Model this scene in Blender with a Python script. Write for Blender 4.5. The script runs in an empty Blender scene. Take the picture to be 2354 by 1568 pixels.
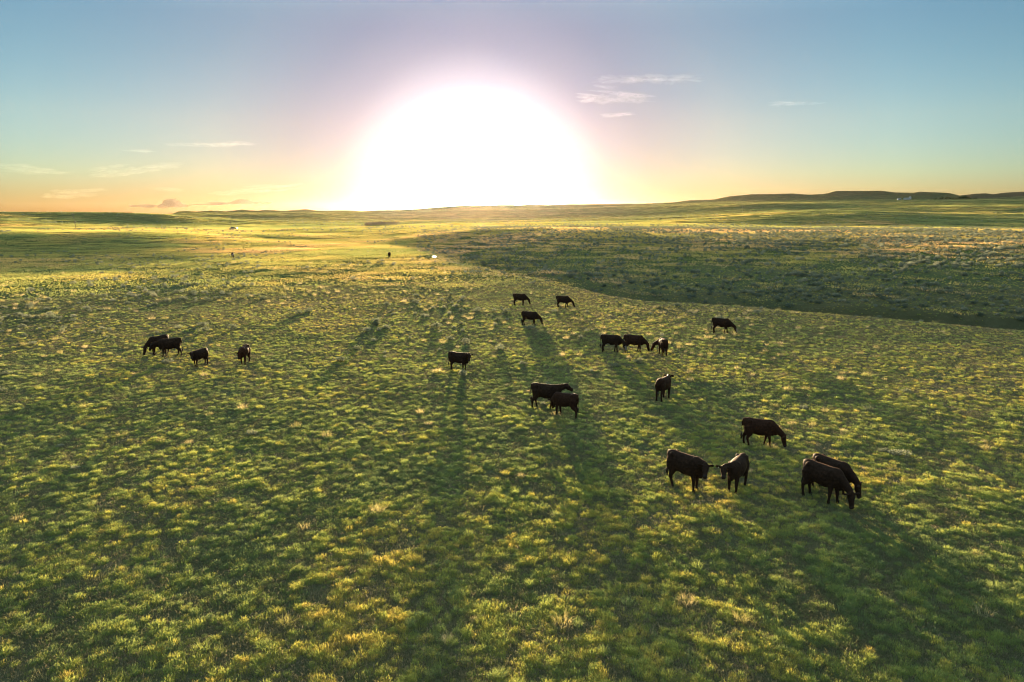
import bpy, bmesh, math, random
import numpy as np
from mathutils import Vector, Matrix

# ---------------------------------------------------------------- camera, light
CAM_H = 12.0
PITCH = math.atan(294.0 / 1568.7)
FOC = 1568.7            # focal length in the units of the photograph shown 2353 wide
sc = bpy.context.scene
COL = sc.collection

cam_data = bpy.data.cameras.new('camera')
cam_data.lens = 24.0
cam_data.sensor_width = 36.0
cam_data.clip_start = 0.5
cam_data.clip_end = 90000.0
cam = bpy.data.objects.new('camera', cam_data)
COL.objects.link(cam)
cam.location = (0, 0, CAM_H)
cam.rotation_euler = (math.pi / 2 - PITCH, 0, 0)
sc.camera = cam

SUN_AZ = math.radians(-3.1)      # left of straight ahead (+Y)
SUN_EL = math.radians(1.7)
SUN_DIR = Vector((math.sin(SUN_AZ) * math.cos(SUN_EL), math.cos(SUN_AZ) * math.cos(SUN_EL), math.sin(SUN_EL)))

sun_data = bpy.data.lights.new('sun', 'SUN')
sun_data.energy = .44
sun_data.angle = math.radians(0.6)
sun_data.color = (1.0, 0.69, 0.33)
sun = bpy.data.objects.new('sun', sun_data)
COL.objects.link(sun)
sun.rotation_euler = SUN_DIR.to_track_quat('Z', 'Y').to_euler()

sc.view_settings.view_transform = 'Standard'
sc.view_settings.look = 'None'
sc.view_settings.gamma = 1.0
sc.view_settings.exposure = 5.5
sc.view_settings.use_curve_mapping = False

world = bpy.data.worlds.new('World')
sc.world = world
world.use_nodes = True
wt = world.node_tree
wt.nodes.clear()


def nn(tree, kind, **kw):
    n = tree.nodes.new(kind)
    for k, v in kw.items():
        setattr(n, k, v)
    return n


def math_node(tree, op, a, b=None, clamp=False):
    n = tree.nodes.new('ShaderNodeMath')
    n.operation = op
    n.use_clamp = clamp
    for i, v in enumerate((a, b)):
        if v is None:
            continue
        if isinstance(v, (int, float)):
            n.inputs[i].default_value = v
        else:
            tree.links.new(v, n.inputs[i])
    return n.outputs[0]


def ramp(tree, fac, stops, interp='LINEAR'):
    n = tree.nodes.new('ShaderNodeValToRGB')
    n.color_ramp.interpolation = interp
    els = n.color_ramp.elements
    while len(els) > 1:
        els.remove(els[-1])
    els[0].position = stops[0][0]
    els[0].color = tuple(stops[0][1]) + (1,)
    for p, c in stops[1:]:
        e = els.new(p)
        e.color = tuple(c) + (1,)
    tree.links.new(fac, n.inputs[0])
    return n.outputs[0]


def mixc(tree, fac, a, b, mode='MIX'):
    n = tree.nodes.new('ShaderNodeMix')
    n.data_type = 'RGBA'
    n.blend_type = mode
    n.clamp_factor = True
    for sock, v in ((n.inputs[0], fac), (n.inputs[6], a), (n.inputs[7], b)):
        if isinstance(v, (int, float)):
            sock.default_value = v
        elif isinstance(v, (tuple, list)):
            sock.default_value = tuple(v) + (1,)
        else:
            tree.links.new(v, sock)
    return n.outputs[2]


sky = nn(wt, 'ShaderNodeTexSky', sky_type='NISHITA')
sky.sun_disc = False
sky.sun_elevation = SUN_EL
sky.sun_rotation = SUN_AZ
sky.altitude = 800
sky.air_density = 1.0
sky.dust_density = 0.5
sky.ozone_density = 4.0
tc = nn(wt, 'ShaderNodeTexCoord')
nrm = nn(wt, 'ShaderNodeVectorMath', operation='NORMALIZE')
wt.links.new(tc.outputs['Generated'], nrm.inputs[0])
sepw = nn(wt, 'ShaderNodeSeparateXYZ')
wt.links.new(nrm.outputs[0], sepw.inputs[0])
# evening air: warmer white balance overall, softened orange right at the horizon all the way round
low = ramp(wt, math_node(wt, 'MULTIPLY', sepw.outputs['Z'], 5.0), [(0.0, (.132, .132, .158)), (.25, (.222, .188, .152)), (.6, (.322, .206, .138)), (1.0, (.310, .200, .130))])
skyc = mixc(wt, 1.0, sky.outputs[0], low, 'MULTIPLY')
dot = nn(wt, 'ShaderNodeVectorMath', operation='DOT_PRODUCT')
wt.links.new(nrm.outputs[0], dot.inputs[0])
dot.inputs[1].default_value = SUN_DIR
ang = math_node(wt, 'ARCCOSINE', dot.outputs['Value'])          # radians from the sun
veil = ramp(wt, ang, [(0.0, (.38, .34, .52)), (.2, (.45, .45, .57)), (.35, (.88, .85, .86)), (.55, (1.05, 1.06, 1.04)), (.8, (1, 1, 1))])
skyc = mixc(wt, 1.0, skyc, veil, 'MULTIPLY')
bg_sky = nn(wt, 'ShaderNodeBackground')
wt.links.new(skyc, bg_sky.inputs[0])
bg_sky.inputs[1].default_value = 0.05
# the sun's aureole: thin high haze scattering round the sun, a function of the angle from it only
aur = ramp(wt, math_node(wt, 'DIVIDE', ang, 1.4), [
    (0.0, (9, 7.4, 5.4)), (0.03, (7.8, 6.5, 5.1)), (0.055, (6.0, 5.3, 4.3)), (0.070, (3.0, 2.8, 2.4)), (0.082, (.8, .77, .7)), (0.090, (.09, .09, .09)), (0.100, (.011, .011, .012)),
    (0.135, (.0046, .0048, .0056)), (0.18, (.0017, .0019, .0026)), (.25, (.0007, .0008, .0010)), (0.38, (0.0, 0.0, 0.0))])
bg_aur = nn(wt, 'ShaderNodeBackground')
wt.links.new(aur, bg_aur.inputs[0])
bg_aur.inputs[1].default_value = 1.0
# added fill: even pale glow above the view up to the zenith, lifting ambient light
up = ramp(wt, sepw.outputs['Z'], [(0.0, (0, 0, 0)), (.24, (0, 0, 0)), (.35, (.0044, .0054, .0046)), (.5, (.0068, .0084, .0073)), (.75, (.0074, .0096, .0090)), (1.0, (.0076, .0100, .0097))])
bg_fill = nn(wt, 'ShaderNodeBackground')
wt.links.new(up, bg_fill.inputs[0])
bg_fill.inputs[1].default_value = 1.0
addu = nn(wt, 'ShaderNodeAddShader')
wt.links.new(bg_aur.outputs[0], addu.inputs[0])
wt.links.new(bg_fill.outputs[0], addu.inputs[1])
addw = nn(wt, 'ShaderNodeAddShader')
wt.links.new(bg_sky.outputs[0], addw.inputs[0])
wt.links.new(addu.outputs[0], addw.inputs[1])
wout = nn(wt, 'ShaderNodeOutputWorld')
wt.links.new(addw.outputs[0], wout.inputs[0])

sc.render.engine = 'CYCLES'
sc.cycles.use_denoising = True
sc.cycles.filter_width = 1.15
world.cycles.sampling_method = 'MANUAL'
world.cycles.sample_map_resolution = 4096
sc.cycles.max_bounces = 8
sc.cycles.diffuse_bounces = 5
sc.cycles.transmission_bounces = 3
sc.cycles.transparent_max_bounces = 8
sc.cycles.volume_bounces = 0
sc.cycles.sample_clamp_indirect = .8

rng = np.random.default_rng(7)
random.seed(7)

# ---------------------------------------------------------------- helpers


def tag(o, label=None, cat=None, group=None, kind=None):
    if label: o['label'] = label
    if cat: o['category'] = cat
    if group: o['group'] = group
    if kind: o['kind'] = kind
    return o


def empty(name, loc, rz=0.0):
    o = bpy.data.objects.new(name, None)
    o.empty_display_size = 0.3
    COL.objects.link(o)
    o.location = loc
    o.rotation_euler = (0, 0, rz)
    return o


def obj(name, me, mat=None, parent=None, loc=None):
    o = bpy.data.objects.new(name, me)
    COL.objects.link(o)
    if mat is not None and not me.materials:
        me.materials.append(mat)
    if parent is not None:
        o.parent = parent
    if loc is not None:
        o.location = loc
    return o


def mesh_np(name, v, f, smooth=False):
    me = bpy.data.meshes.new(name)
    v = np.asarray(v, dtype=np.float32)
    f = np.asarray(f, dtype=np.int32)
    nf, k = f.shape
    me.vertices.add(len(v))
    me.vertices.foreach_set('co', v.ravel())
    me.loops.add(nf * k)
    me.loops.foreach_set('vertex_index', f.ravel())
    me.polygons.add(nf)
    me.polygons.foreach_set('loop_start', np.arange(0, nf * k, k, dtype=np.int32))
    me.polygons.foreach_set('loop_total', np.full(nf, k, dtype=np.int32))
    if smooth:
        me.polygons.foreach_set('use_smooth', np.ones(nf, dtype=bool))
    me.update(calc_edges=True)
    return me


def bm_mesh(name, bm, smooth=False):
    me = bpy.data.meshes.new(name)
    bmesh.ops.recalc_face_normals(bm, faces=bm.faces)
    bm.to_mesh(me)
    bm.free()
    if smooth:
        for p in me.polygons:
            p.use_smooth = True
    return me


def add_box(bm, c, s, rot=None, taper=1.0):
    vs = []
    for dz in (-.5, .5):
        t = taper if dz > 0 else 1.0
        for dx, dy in ((-.5, -.5), (.5, -.5), (.5, .5), (-.5, .5)):
            p = Vector((dx * s[0] * t, dy * s[1] * t, dz * s[2]))
            if rot is not None:
                p = rot @ p
            vs.append(bm.verts.new(p + Vector(c)))
    for q in ((0, 3, 2, 1), (4, 5, 6, 7), (0, 1, 5, 4), (1, 2, 6, 5), (2, 3, 7, 6), (3, 0, 4, 7)):
        bm.faces.new([vs[i] for i in q])


def loft(bm, rings, n=12, cap=True):
    """rings: list of (centre, axis_u*ru, axis_v*rv) - closed tube with rounded-off ends."""
    prev = None
    first = None
    for c, u, v in rings:
        loop = []
        for i in range(n):
            a = 2 * math.pi * i / n
            loop.append(bm.verts.new(Vector(c) + Vector(u) * math.cos(a) + Vector(v) * math.sin(a)))
        if prev:
            for i in range(n):
                bm.faces.new((prev[i], prev[(i + 1) % n], loop[(i + 1) % n], loop[i]))
        else:
            first = loop
        prev = loop
    if cap:
        bm.faces.new(first[::-1])
        bm.faces.new(prev)


def tube(bm, pts, radii, n=10, flat=1.0):
    """round tube through pts, rings square to the path."""
    pts = [Vector(p) for p in pts]
    rings = []
    for i, p in enumerate(pts):
        t = (pts[min(i + 1, len(pts) - 1)] - pts[max(i - 1, 0)]).normalized()
        ref = Vector((0, 1, 0)) if abs(t.y) < .9 else Vector((1, 0, 0))
        u = t.cross(ref).normalized()
        v = t.cross(u).normalized()
        r = radii[i]
        if isinstance(r, (int, float)):
            r = (r, r * flat)
        rings.append((p, u * r[0], v * r[1]))
    loft(bm, rings, n)


def ray(X, Y):
    """azimuth (from +Y, to the right) and slope of the line of sight through X,Y of the 2353-wide photograph"""
    xc = (X - 1176.5) / FOC
    yc = (784.0 - Y) / FOC
    fwd = math.cos(PITCH) + math.sin(PITCH) * yc
    up = -math.sin(PITCH) + math.cos(PITCH) * yc
    return math.atan2(xc, fwd), up / math.hypot(xc, fwd)


# value noise in numpy
def _hash(ix, iy, seed):
    h = (ix * 374761393 + iy * 668265263 + seed * 1274126177) & 0xFFFFFFFF
    h = ((h ^ (h >> 13)) * 1274126177) & 0xFFFFFFFF
    h = h ^ (h >> 16)
    return (h & 0xFFFFFF) / float(0xFFFFFF)


def vnoise(x, y, seed=0):
    x = np.asarray(x, dtype=np.float64)
    y = np.asarray(y, dtype=np.float64)
    ix = np.floor(x).astype(np.int64)
    iy = np.floor(y).astype(np.int64)
    fx = x - ix
    fy = y - iy
    fx = fx * fx * fx * (fx * (fx * 6 - 15) + 10)
    fy = fy * fy * fy * (fy * (fy * 6 - 15) + 10)
    a = _hash(ix, iy, seed); b = _hash(ix + 1, iy, seed)
    c = _hash(ix, iy + 1, seed); d = _hash(ix + 1, iy + 1, seed)
    return (a * (1 - fx) + b * fx) * (1 - fy) + (c * (1 - fx) + d * fx) * fy


def fbm(x, y, seed=0, octaves=3):
    s = 0; a = 1.0; t = 0
    for o in range(octaves):
        s = s + a * vnoise(x * 2 ** o, y * 2 ** o, seed + o * 17)
        t += a
        a *= .5
    return s / t


# ---------------------------------------------------------------- terrain
# Survey rows of the land: each knot is (X, distance, 'Y' | 'z', value); a row is one ridge, rim or hollow.
sky_line = [(0, 489), (300, 488.5), (397, 489.5), (410, 486), (430, 485.5), (450, 487), (485, 484.5), (520, 486.5), (554, 482), (590, 485),
            (612, 482.5), (650, 485), (690, 482), (705, 481), (730, 485), (800, 484), (830, 486), (870, 484), (910, 482), (960, 479),
            (1030, 473.5), (1060, 471.5), (1100, 471.5), (1150, 470.5), (1170, 470), (1190, 471), (1215, 468.5), (1232, 468.5), (1260, 470.5),
            (1300, 470), (1370, 469.5), (1420, 469.5), (1443, 468), (1460, 469), (1494, 467.7), (1551, 465), (1582, 460.5), (1640, 458.7),
            (1676, 451.3), (1728, 446.6), (1822, 444.8), (1859, 447.7), (1890, 446.2), (1903, 444), (1920, 438.8), (2023, 438.6), (2056, 442.2),
            (2100, 443), (2115, 440.4), (2180, 443.3), (2206, 450), (2240, 457), (2300, 454), (2353, 450.6)]


def sky_d(X):
    return float(np.interp(X, [0, 390, 400, 800, 860, 1300, 1500, 1650, 1900], [3000, 3000, 3000, 3000, 2600, 2700, 3400, 3900, 4000]))


ROWS = [
    [(0, 2, 'z', 0), (2353, 2, 'z', 0)],
    [(0, 30, 'z', 0), (2353, 30, 'z', 0)],
    [(0, 120, 'z', 0), (900, 150, 'z', 0), (1040, 110, 'z', 0), (1293, 76, 'z', .0), (1494, 62, 'z', 0), (1859, 55, 'z', 0), (2353, 47, 'z', 0)],
    'rim', 'floor',
    [(0, 240, 'z', -.5), (500, 240, 'z', .3), (900, 262, 'z', 0), (938, 268, 'z', -.2), (1000, 225, 'Y', 582), (1150, 170, 'Y', 613), (1293, 142, 'Y', 636),
     (1500, 125, 'Y', 663), (1800, 112, 'Y', 692), (2100, 104, 'Y', 716), (2353, 100, 'Y', 738)],
    [(0, 330, 'Y', 533), (300, 330, 'Y', 534), (600, 335, 'z', .8), (900, 340, 'z', .5), (1100, 315, 'Y', 527), (1300, 295, 'Y', 525), (1500, 290, 'Y', 528),
     (1800, 285, 'Y', 531), (2100, 280, 'Y', 533), (2353, 275, 'Y', 535)],
    [(0, 490, 'Y', 527.5), (300, 490, 'Y', 527), (600, 500, 'Y', 526.5), (900, 490, 'Y', 524), (1100, 490, 'Y', 521), (1300, 460, 'Y', 519), (1500, 430, 'Y', 521),
     (1800, 420, 'Y', 523.5), (2353, 420, 'Y', 527)],
    [(0, 640, 'Y', 506), (171, 640, 'Y', 514), (342, 640, 'Y', 519), (600, 620, 'Y', 522.5), (900, 600, 'Y', 519.5), (1100, 600, 'Y', 516), (1300, 560, 'Y', 514),
     (1500, 530, 'Y', 515), (1800, 520, 'Y', 520), (2353, 520, 'Y', 525)],
    [(0, 900, 'Y', 488.6), (300, 900, 'Y', 488.4), (380, 870, 'Y', 492), (478, 840, 'Y', 505), (600, 800, 'Y', 516), (800, 800, 'Y', 512), (900, 800, 'Y', 513),
     (1100, 800, 'Y', 511), (1300, 800, 'Y', 509), (1500, 770, 'Y', 507), (1609, 760, 'Y', 502), (1784, 760, 'Y', 492), (1953, 760, 'Y', 488.6),
     (2123, 760, 'Y', 494), (2353, 760, 'Y', 500.6)],
    [(0, 1100, 'z', 9), (300, 1100, 'z', 9), (380, 1100, 'z', 9), (478, 1100, 'Y', 500), (600, 1100, 'Y', 509), (800, 1100, 'Y', 510.5), (900, 1100, 'Y', 509.5), (1100, 1100, 'Y', 508),
     (1300, 1100, 'Y', 505), (1500, 1100, 'Y', 501), (1609, 1100, 'Y', 495), (1784, 1100, 'Y', 487.5), (1953, 1050, 'Y', 485), (2123, 1050, 'Y', 489), (2353, 1100, 'Y', 488)],
    [(0, 1500, 'z', 8), (300, 1500, 'z', 8), (380, 1500, 'z', 9), (430, 1500, 'Y', 499), (554, 1450, 'Y', 503), (700, 1450, 'Y', 501), (900, 1500, 'Y', 506), (1100, 1500, 'Y', 504),
     (1300, 1500, 'Y', 501), (1500, 1500, 'Y', 494), (1609, 1500, 'Y', 489), (1784, 1500, 'Y', 482), (1953, 1500, 'Y', 478), (2150, 1500, 'Y', 474.5), (2353, 1450, 'Y', 473)],
    [(0, 1900, 'z', 7), (300, 1900, 'z', 7), (380, 1900, 'z', 7), (430, 1850, 'Y', 494), (554, 1850, 'Y', 492.5), (700, 1850, 'Y', 491.5), (800, 1900, 'Y', 495), (900, 1900, 'Y', 498), (1100, 1900, 'Y', 493),
     (1300, 1900, 'Y', 491), (1500, 1900, 'Y', 483), (1609, 1900, 'Y', 477), (1700, 1850, 'Y', 470.5), (1784, 1850, 'Y', 467.8), (1870, 1850, 'Y', 469), (1953, 1900, 'Y', 473), (2150, 1900, 'Y', 472), (2353, 1900, 'Y', 471)],
    [(0, 2300, 'z', 6), (380, 2300, 'z', 6), (430, 2300, 'Y', 491), (554, 2300, 'Y', 490), (900, 2250, 'Y', 489), (1100, 2250, 'Y', 483), (1300, 2300, 'Y', 480),
     (1500, 2400, 'Y', 474), (1609, 2450, 'Y', 470.5), (1784, 2500, 'Y', 467), (1953, 2500, 'Y', 465), (2150, 2500, 'Y', 464), (2353, 2500, 'Y', 462)],
    'foot', 'skyline', 'behind', 'farmesa', 'farback',
    [(0, 12500, 'z', -5), (2353, 12500, 'z', -5)],
]
rim_px = [(938, 569.6), (986, 588), (1015, 598), (1040, 607), (1150, 629), (1293, 657), (1403, 682), (1494, 694), (1698, 705), (1859, 720), (2041, 734), (2260, 754), (2353, 762), (2500, 778)]
rim = [(0, 190, 'z', -1.2), (300, 190, 'z', -.8), (500, 195, 'z', 0), (900, 230, 'z', 0)]
floor_ = [(0, 210, 'z', -1.0), (300, 210, 'z', -.6), (500, 215, 'z', .1), (900, 246, 'z', 0)]
fz = [(938, -.5), (986, -1.15), (1015, -1.2), (1060, -1.4), (1150, -3.2), (1293, -4.6), (1500, -6), (2500, -6.5)]
for X, Y in rim_px:
    a, s = ray(X, Y)
    d = 12.0 / -s
    rim.append((X, d, 'z', 0.0))
    floor_.append((X, d + 13, 'z', float(np.interp(X, [p[0] for p in fz], [p[1] for p in fz]))))
foot = []
skyr = []
behind = []
for X, Y in sky_line:
    D = sky_d(X)
    if X < 398:
        foot.append((X, 2650, 'z', 5)); skyr.append((X, 3000, 'z', 5)); behind.append((X, 3300, 'z', 5))
    else:
        fy = float(np.interp(X, [400, 850, 1100, 1300, 1500, 1609, 1700, 1953, 2353], [489, 488, 480, 478, 471.5, 467, 460.5, 458.5, 458]))
        fd = float(np.interp(X, [400, 850, 1300, 1500, 1609, 1700], [2700, 2430, 2500, 2900, 3100, 3350]))
        foot.append((X, fd, 'Y', max(fy, Y + 1.5))); skyr.append((X, D, 'Y', Y)); behind.append((X, D + 350, 'Y', Y + 4))
farm = [(0, 6500, 'z', 0), (2150, 6500, 'z', 5), (2190, 6500, 'Y', 455), (2206, 6500, 'Y', 449.5), (2225, 6500, 'Y', 447.5), (2240, 6500, 'Y', 445.5), (2264, 6500, 'Y', 444.4), (2283, 6500, 'Y', 446.8), (2300, 6500, 'Y', 444),
        (2316, 6500, 'Y', 442.3), (2353, 6500, 'Y', 440.6), (2600, 6500, 'Y', 441)]
farb = [(0, 7500, 'z', -5), (2150, 7500, 'z', -5), (2206, 7500, 'Y', 451), (2353, 7500, 'Y', 444), (2600, 7500, 'Y', 444)]
named = {'rim': rim, 'floor': floor_, 'foot': foot, 'skyline': skyr, 'behind': behind, 'farmesa': farm, 'farback': farb}

AZ_F = np.radians(np.arange(-52, 52.01, 0.11))
AZ_B = np.radians(np.arange(54, 306.1, 3.0))
AZ = np.concatenate([AZ_F, AZ_B])
ND = 560
RAD = 2.0 * np.exp(np.linspace(0, math.log(12500 / 2.0), ND))


def pchip(x, y, xi):
    h = np.diff(x); dl = np.diff(y) / h
    m = np.zeros_like(y)
    for i in range(1, len(x) - 1):
        if dl[i - 1] * dl[i] > 0:
            w1 = 2 * h[i] + h[i - 1]; w2 = h[i] + 2 * h[i - 1]
            m[i] = (w1 + w2) / (w1 / dl[i - 1] + w2 / dl[i])
    j = np.clip(np.searchsorted(x, xi) - 1, 0, len(x) - 2)
    t = np.clip((xi - x[j]) / h[j], 0, 1)
    h00 = 2 * t ** 3 - 3 * t ** 2 + 1; h10 = t ** 3 - 2 * t ** 2 + t; h01 = -2 * t ** 3 + 3 * t ** 2; h11 = t ** 3 - t ** 2
    return h00 * y[j] + h10 * h[j] * m[j] + h01 * y[j + 1] + h11 * h[j] * m[j + 1]


azs = np.where(AZ > math.pi, AZ - 2 * math.pi, AZ)
dist_t = []
z_t = []
for r in ROWS:
    kn = named[r] if isinstance(r, str) else r
    pa = []; pd = []; pz = []
    for X, d, kd, v in kn:
        if kd == 'Y':
            a, s = ray(X, v)
            z = CAM_H + s * d
        else:
            a, s = ray(X, 540)
            z = v
        pa.append(a); pd.append(d); pz.append(z)
    dist_t.append(np.interp(azs, pa, pd))
    z_t.append(np.interp(azs, pa, pz))
dist_t = np.array(dist_t); z_t = np.array(z_t)
ROW_D = dist_t
Z = np.zeros((len(AZ), ND))
for i in range(len(AZ)):
    d = dist_t[i * 0 + 0:, i]
    d = np.maximum.accumulate(d + np.arange(len(d)) * .01)
    Z[i] = pchip(d, z_t[:, i], RAD)
GX = np.sin(AZ)[:, None] * RAD[None, :]
GY = np.cos(AZ)[:, None] * RAD[None, :]
DD = np.broadcast_to(RAD[None, :], GX.shape)
sm = lambda x, a, b: np.clip((x - a) / (b - a), 0, 1) ** 2 * (3 - 2 * np.clip((x - a) / (b - a), 0, 1))
Z += (fbm(GX / 7, GY / 7, 3) - .5) * .16 * (1 - sm(DD, 300, 900))
Z += (fbm(GX / 38, GY / 38, 5, 2) - .5) * .8 * sm(DD, 60, 160) * (1 - sm(DD, 1500, 3000))
Z += (fbm(GX / 170, GY / 130, 9, 3) - .5) * 3.4 * sm(DD, 450, 900) * (1 - .6 * sm(DD, 2400, 3600))
# draws and gullies down the faces of the far mesas and hills
t_f = np.clip((DD - dist_t[14][:, None]) / np.maximum(dist_t[15] - dist_t[14], 1)[:, None], 0, 1)
shape = np.clip(4 * t_f * (1 - t_f), 0, 1)
relief = np.clip((z_t[15] - z_t[14]) / 60.0, 0, 1)[:, None]
gul = np.abs(fbm(GX / 110, GY / 420, 21, 3) - .5) * 2
Z -= shape * relief * (1 - gul) * 22
t_g = np.clip((DD - 4400) / 2100, 0, 1)
Z -= np.clip(4 * t_g * (1 - t_g), 0, 1) * np.clip(z_t[17] / 200, 0, 1)[:, None] * (1 - np.abs(fbm(GX / 200, GY / 600, 31, 3) - .5) * 2) * 30


def height(x, y):
    x = np.atleast_1d(np.asarray(x, dtype=float)); y = np.atleast_1d(np.asarray(y, dtype=float))
    a = np.arctan2(x, y)
    d = np.clip(np.hypot(x, y), 2.0, 12499)
    fi = np.clip((a - AZ_F[0]) / (AZ_F[1] - AZ_F[0]), 0, len(AZ_F) - 1.001)
    fj = np.clip(np.log(d / 2.0) / math.log(12500 / 2.0) * (ND - 1), 0, ND - 1.001)
    i = fi.astype(int); j = fj.astype(int); u = fi - i; v = fj - j
    return Z[i, j] * (1 - u) * (1 - v) + Z[i + 1, j] * u * (1 - v) + Z[i, j + 1] * (1 - u) * v + Z[i + 1, j + 1] * u * v


def hz(x, y):
    return float(height(x, y)[0])


def at(X, Y, dmin=10.0):
    """the point of the land seen at X,Y of the photograph"""
    a, s = ray(X, Y)
    d = np.exp(np.linspace(math.log(dmin), math.log(9000), 4000))
    h = height(d * math.sin(a), d * math.cos(a))
    below = np.where(CAM_H + s * d < h)[0]
    dd = d[below[0]] if len(below) else 600.0
    return dd * math.sin(a), dd * math.cos(a)


# ground mesh
na = len(AZ)
verts = np.stack([GX.ravel(), GY.ravel(), Z.ravel()], 1)
ii = np.arange(na)[:, None]; jj = np.arange(ND - 1)[None, :]
i2 = (ii + 1) % na
faces = np.stack([(ii * ND + jj), (i2 * ND + jj), (i2 * ND + jj + 1), (ii * ND + jj + 1)], -1).reshape(-1, 4)[:, ::-1]
verts = np.vstack([verts, [[0, 0, 0.0]]])
gme = mesh_np('ground', verts, faces, True)
ground = obj('ground', gme)
gb = bmesh.new(); gb.from_mesh(gme); gb.verts.ensure_lookup_table()
cv = gb.verts[len(verts) - 1]
for i in range(na):
    gb.faces.new((cv, gb.verts[((i + 1) % na) * ND], gb.verts[i * ND]))
gb.to_mesh(gme); gb.free()
tag(ground, 'rolling green prairie running out to low hills under the sunset', 'ground', kind='structure')

# ---------------------------------------------------------------- materials


def new_mat(name):
    m = bpy.data.materials.new(name)
    m.use_nodes = True
    m.node_tree.nodes.clear()
    return m, m.node_tree


def noise(t, vec, scale, detail=4.0, rough=.55, dist=0.0):
    n = nn(t, 'ShaderNodeTexNoise')
    n.inputs['Scale'].default_value = scale
    n.inputs['Detail'].default_value = detail
    n.inputs['Roughness'].default_value = rough
    n.inputs['Distortion'].default_value = dist
    t.links.new(vec, n.inputs['Vector'])
    return n.outputs['Fac']


def ground_material():
    m, t = new_mat('prairie soil and thatch')
    tc = nn(t, 'ShaderNodeTexCoord')
    P = tc.outputs['Object']
    big = noise(t, P, .012, 4)
    mid = noise(t, P, .11, 5, .6)
    fine = noise(t, P, 1.7, 6, .7)
    vfine = noise(t, P, 9.0, 4, .7)
    soil = ramp(t, fine, [(.25, (.11, .088, .070)), (.5, (.155, .13, .095)), (.75, (.22, .185, .13))])
    grass = ramp(t, mid, [(.3, (.12, .155, .070)), (.5, (.155, .175, .075)), (.7, (.21, .20, .095))])
    veg = ramp(t, math_node(t, 'ADD', math_node(t, 'MULTIPLY', vfine, .5), math_node(t, 'MULTIPLY', fine, .5)), [(.40, (0, 0, 0)), (.52, (1, 1, 1))])
    cd = nn(t, 'ShaderNodeVectorMath', operation='LENGTH')
    t.links.new(P, cd.inputs[0])
    far = math_node(t, 'MULTIPLY', cd.outputs['Value'], 1 / 160.0, True)
    fac = math_node(t, 'MAXIMUM', math_node(t, 'MULTIPLY', veg, .55), math_node(t, 'MULTIPLY', far, .92))
    c = mixc(t, fac, soil, grass)
    tint = ramp(t, big, [(.35, (.85, .95, .8)), (.5, (1, 1, 1)), (.65, (1.2, 1.06, .95))])
    c = mixc(t, 1.0, c, tint, 'MULTIPLY')
    # bare earth of the mesa faces far away
    sep = nn(t, 'ShaderNodeSeparateXYZ'); t.links.new(P, sep.inputs[0])
    hi = ramp(t, math_node(t, 'DIVIDE', sep.outputs['Z'], 200.0), [(.28, (0, 0, 0)), (.6, (.75, .75, .75))])
    c = mixc(t, hi, c, (.10, .075, .055))
    bump = nn(t, 'ShaderNodeBump')
    bump.inputs['Strength'].default_value = .5
    bump.inputs['Distance'].default_value = .18
    t.links.new(fine, bump.inputs['Height'])
    bump2 = nn(t, 'ShaderNodeBump')
    bump2.inputs['Strength'].default_value = .4
    bump2.inputs['Distance'].default_value = 1.2
    t.links.new(mid, bump2.inputs['Height'])
    t.links.new(bump.outputs[0], bump2.inputs['Normal'])
    d = nn(t, 'ShaderNodeBsdfDiffuse')
    d.inputs['Roughness'].default_value = 1.0
    t.links.new(c, d.inputs['Color'])
    t.links.new(bump2.outputs[0], d.inputs['Normal'])
    o = nn(t, 'ShaderNodeOutputMaterial')
    t.links.new(d.outputs[0], o.inputs[0])
    return m


def leaf_material(name, stops, trans=.5, attr=True, tip=None):
    """thin foliage lit from behind; 'tint' is carried by each instance"""
    m, t = new_mat(name)
    if attr:
        a = nn(t, 'ShaderNodeAttribute', attribute_type='INSTANCER', attribute_name='tint')
        fac = a.outputs['Fac']
    else:
        a = nn(t, 'ShaderNodeObjectInfo')
        fac = a.outputs['Random']
    tc = nn(t, 'ShaderNodeTexCoord')
    nz = noise(t, tc.outputs['Object'], 11.0, 2)
    f2 = math_node(t, 'ADD', fac, math_node(t, 'MULTIPLY', math_node(t, 'SUBTRACT', nz, .5), .35), True)
    c = ramp(t, f2, stops)
    d = nn(t, 'ShaderNodeBsdfDiffuse'); t.links.new(c, d.inputs[0])
    tr = nn(t, 'ShaderNodeBsdfTranslucent')
    ct = mixc(t, 1.0, c, tuple(2 * trans * q for q in (tip or (1.08, 1.0, .60))), 'MULTIPLY')
    t.links.new(ct, tr.inputs[0])
    mx = nn(t, 'ShaderNodeAddShader')
    t.links.new(d.outputs[0], mx.inputs[0]); t.links.new(tr.outputs[0], mx.inputs[1])
    o = nn(t, 'ShaderNodeOutputMaterial'); t.links.new(mx.outputs[0], o.inputs[0])
    return m


def simple_mat(name, col, rough=.8, metal=0.0, nscale=6.0, var=.25, bump=.0):
    m, t = new_mat(name)
    tc = nn(t, 'ShaderNodeTexCoord')
    n = noise(t, tc.outputs['Object'], nscale, 5, .6)
    c = ramp(t, n, [(.3, tuple(x * (1 - var) for x in col)), (.7, tuple(min(1, x * (1 + var)) for x in col))])
    p = nn(t, 'ShaderNodeBsdfPrincipled')
    p.inputs['Roughness'].default_value = rough
    p.inputs['Metallic'].default_value = metal
    t.links.new(c, p.inputs['Base Color'])
    if bump:
        b = nn(t, 'ShaderNodeBump'); b.inputs['Strength'].default_value = bump; b.inputs['Distance'].default_value = .02
        t.links.new(n, b.inputs['Height']); t.links.new(b.outputs[0], p.inputs['Normal'])
    o = nn(t, 'ShaderNodeOutputMaterial'); t.links.new(p.outputs[0], o.inputs[0])
    return m


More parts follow.
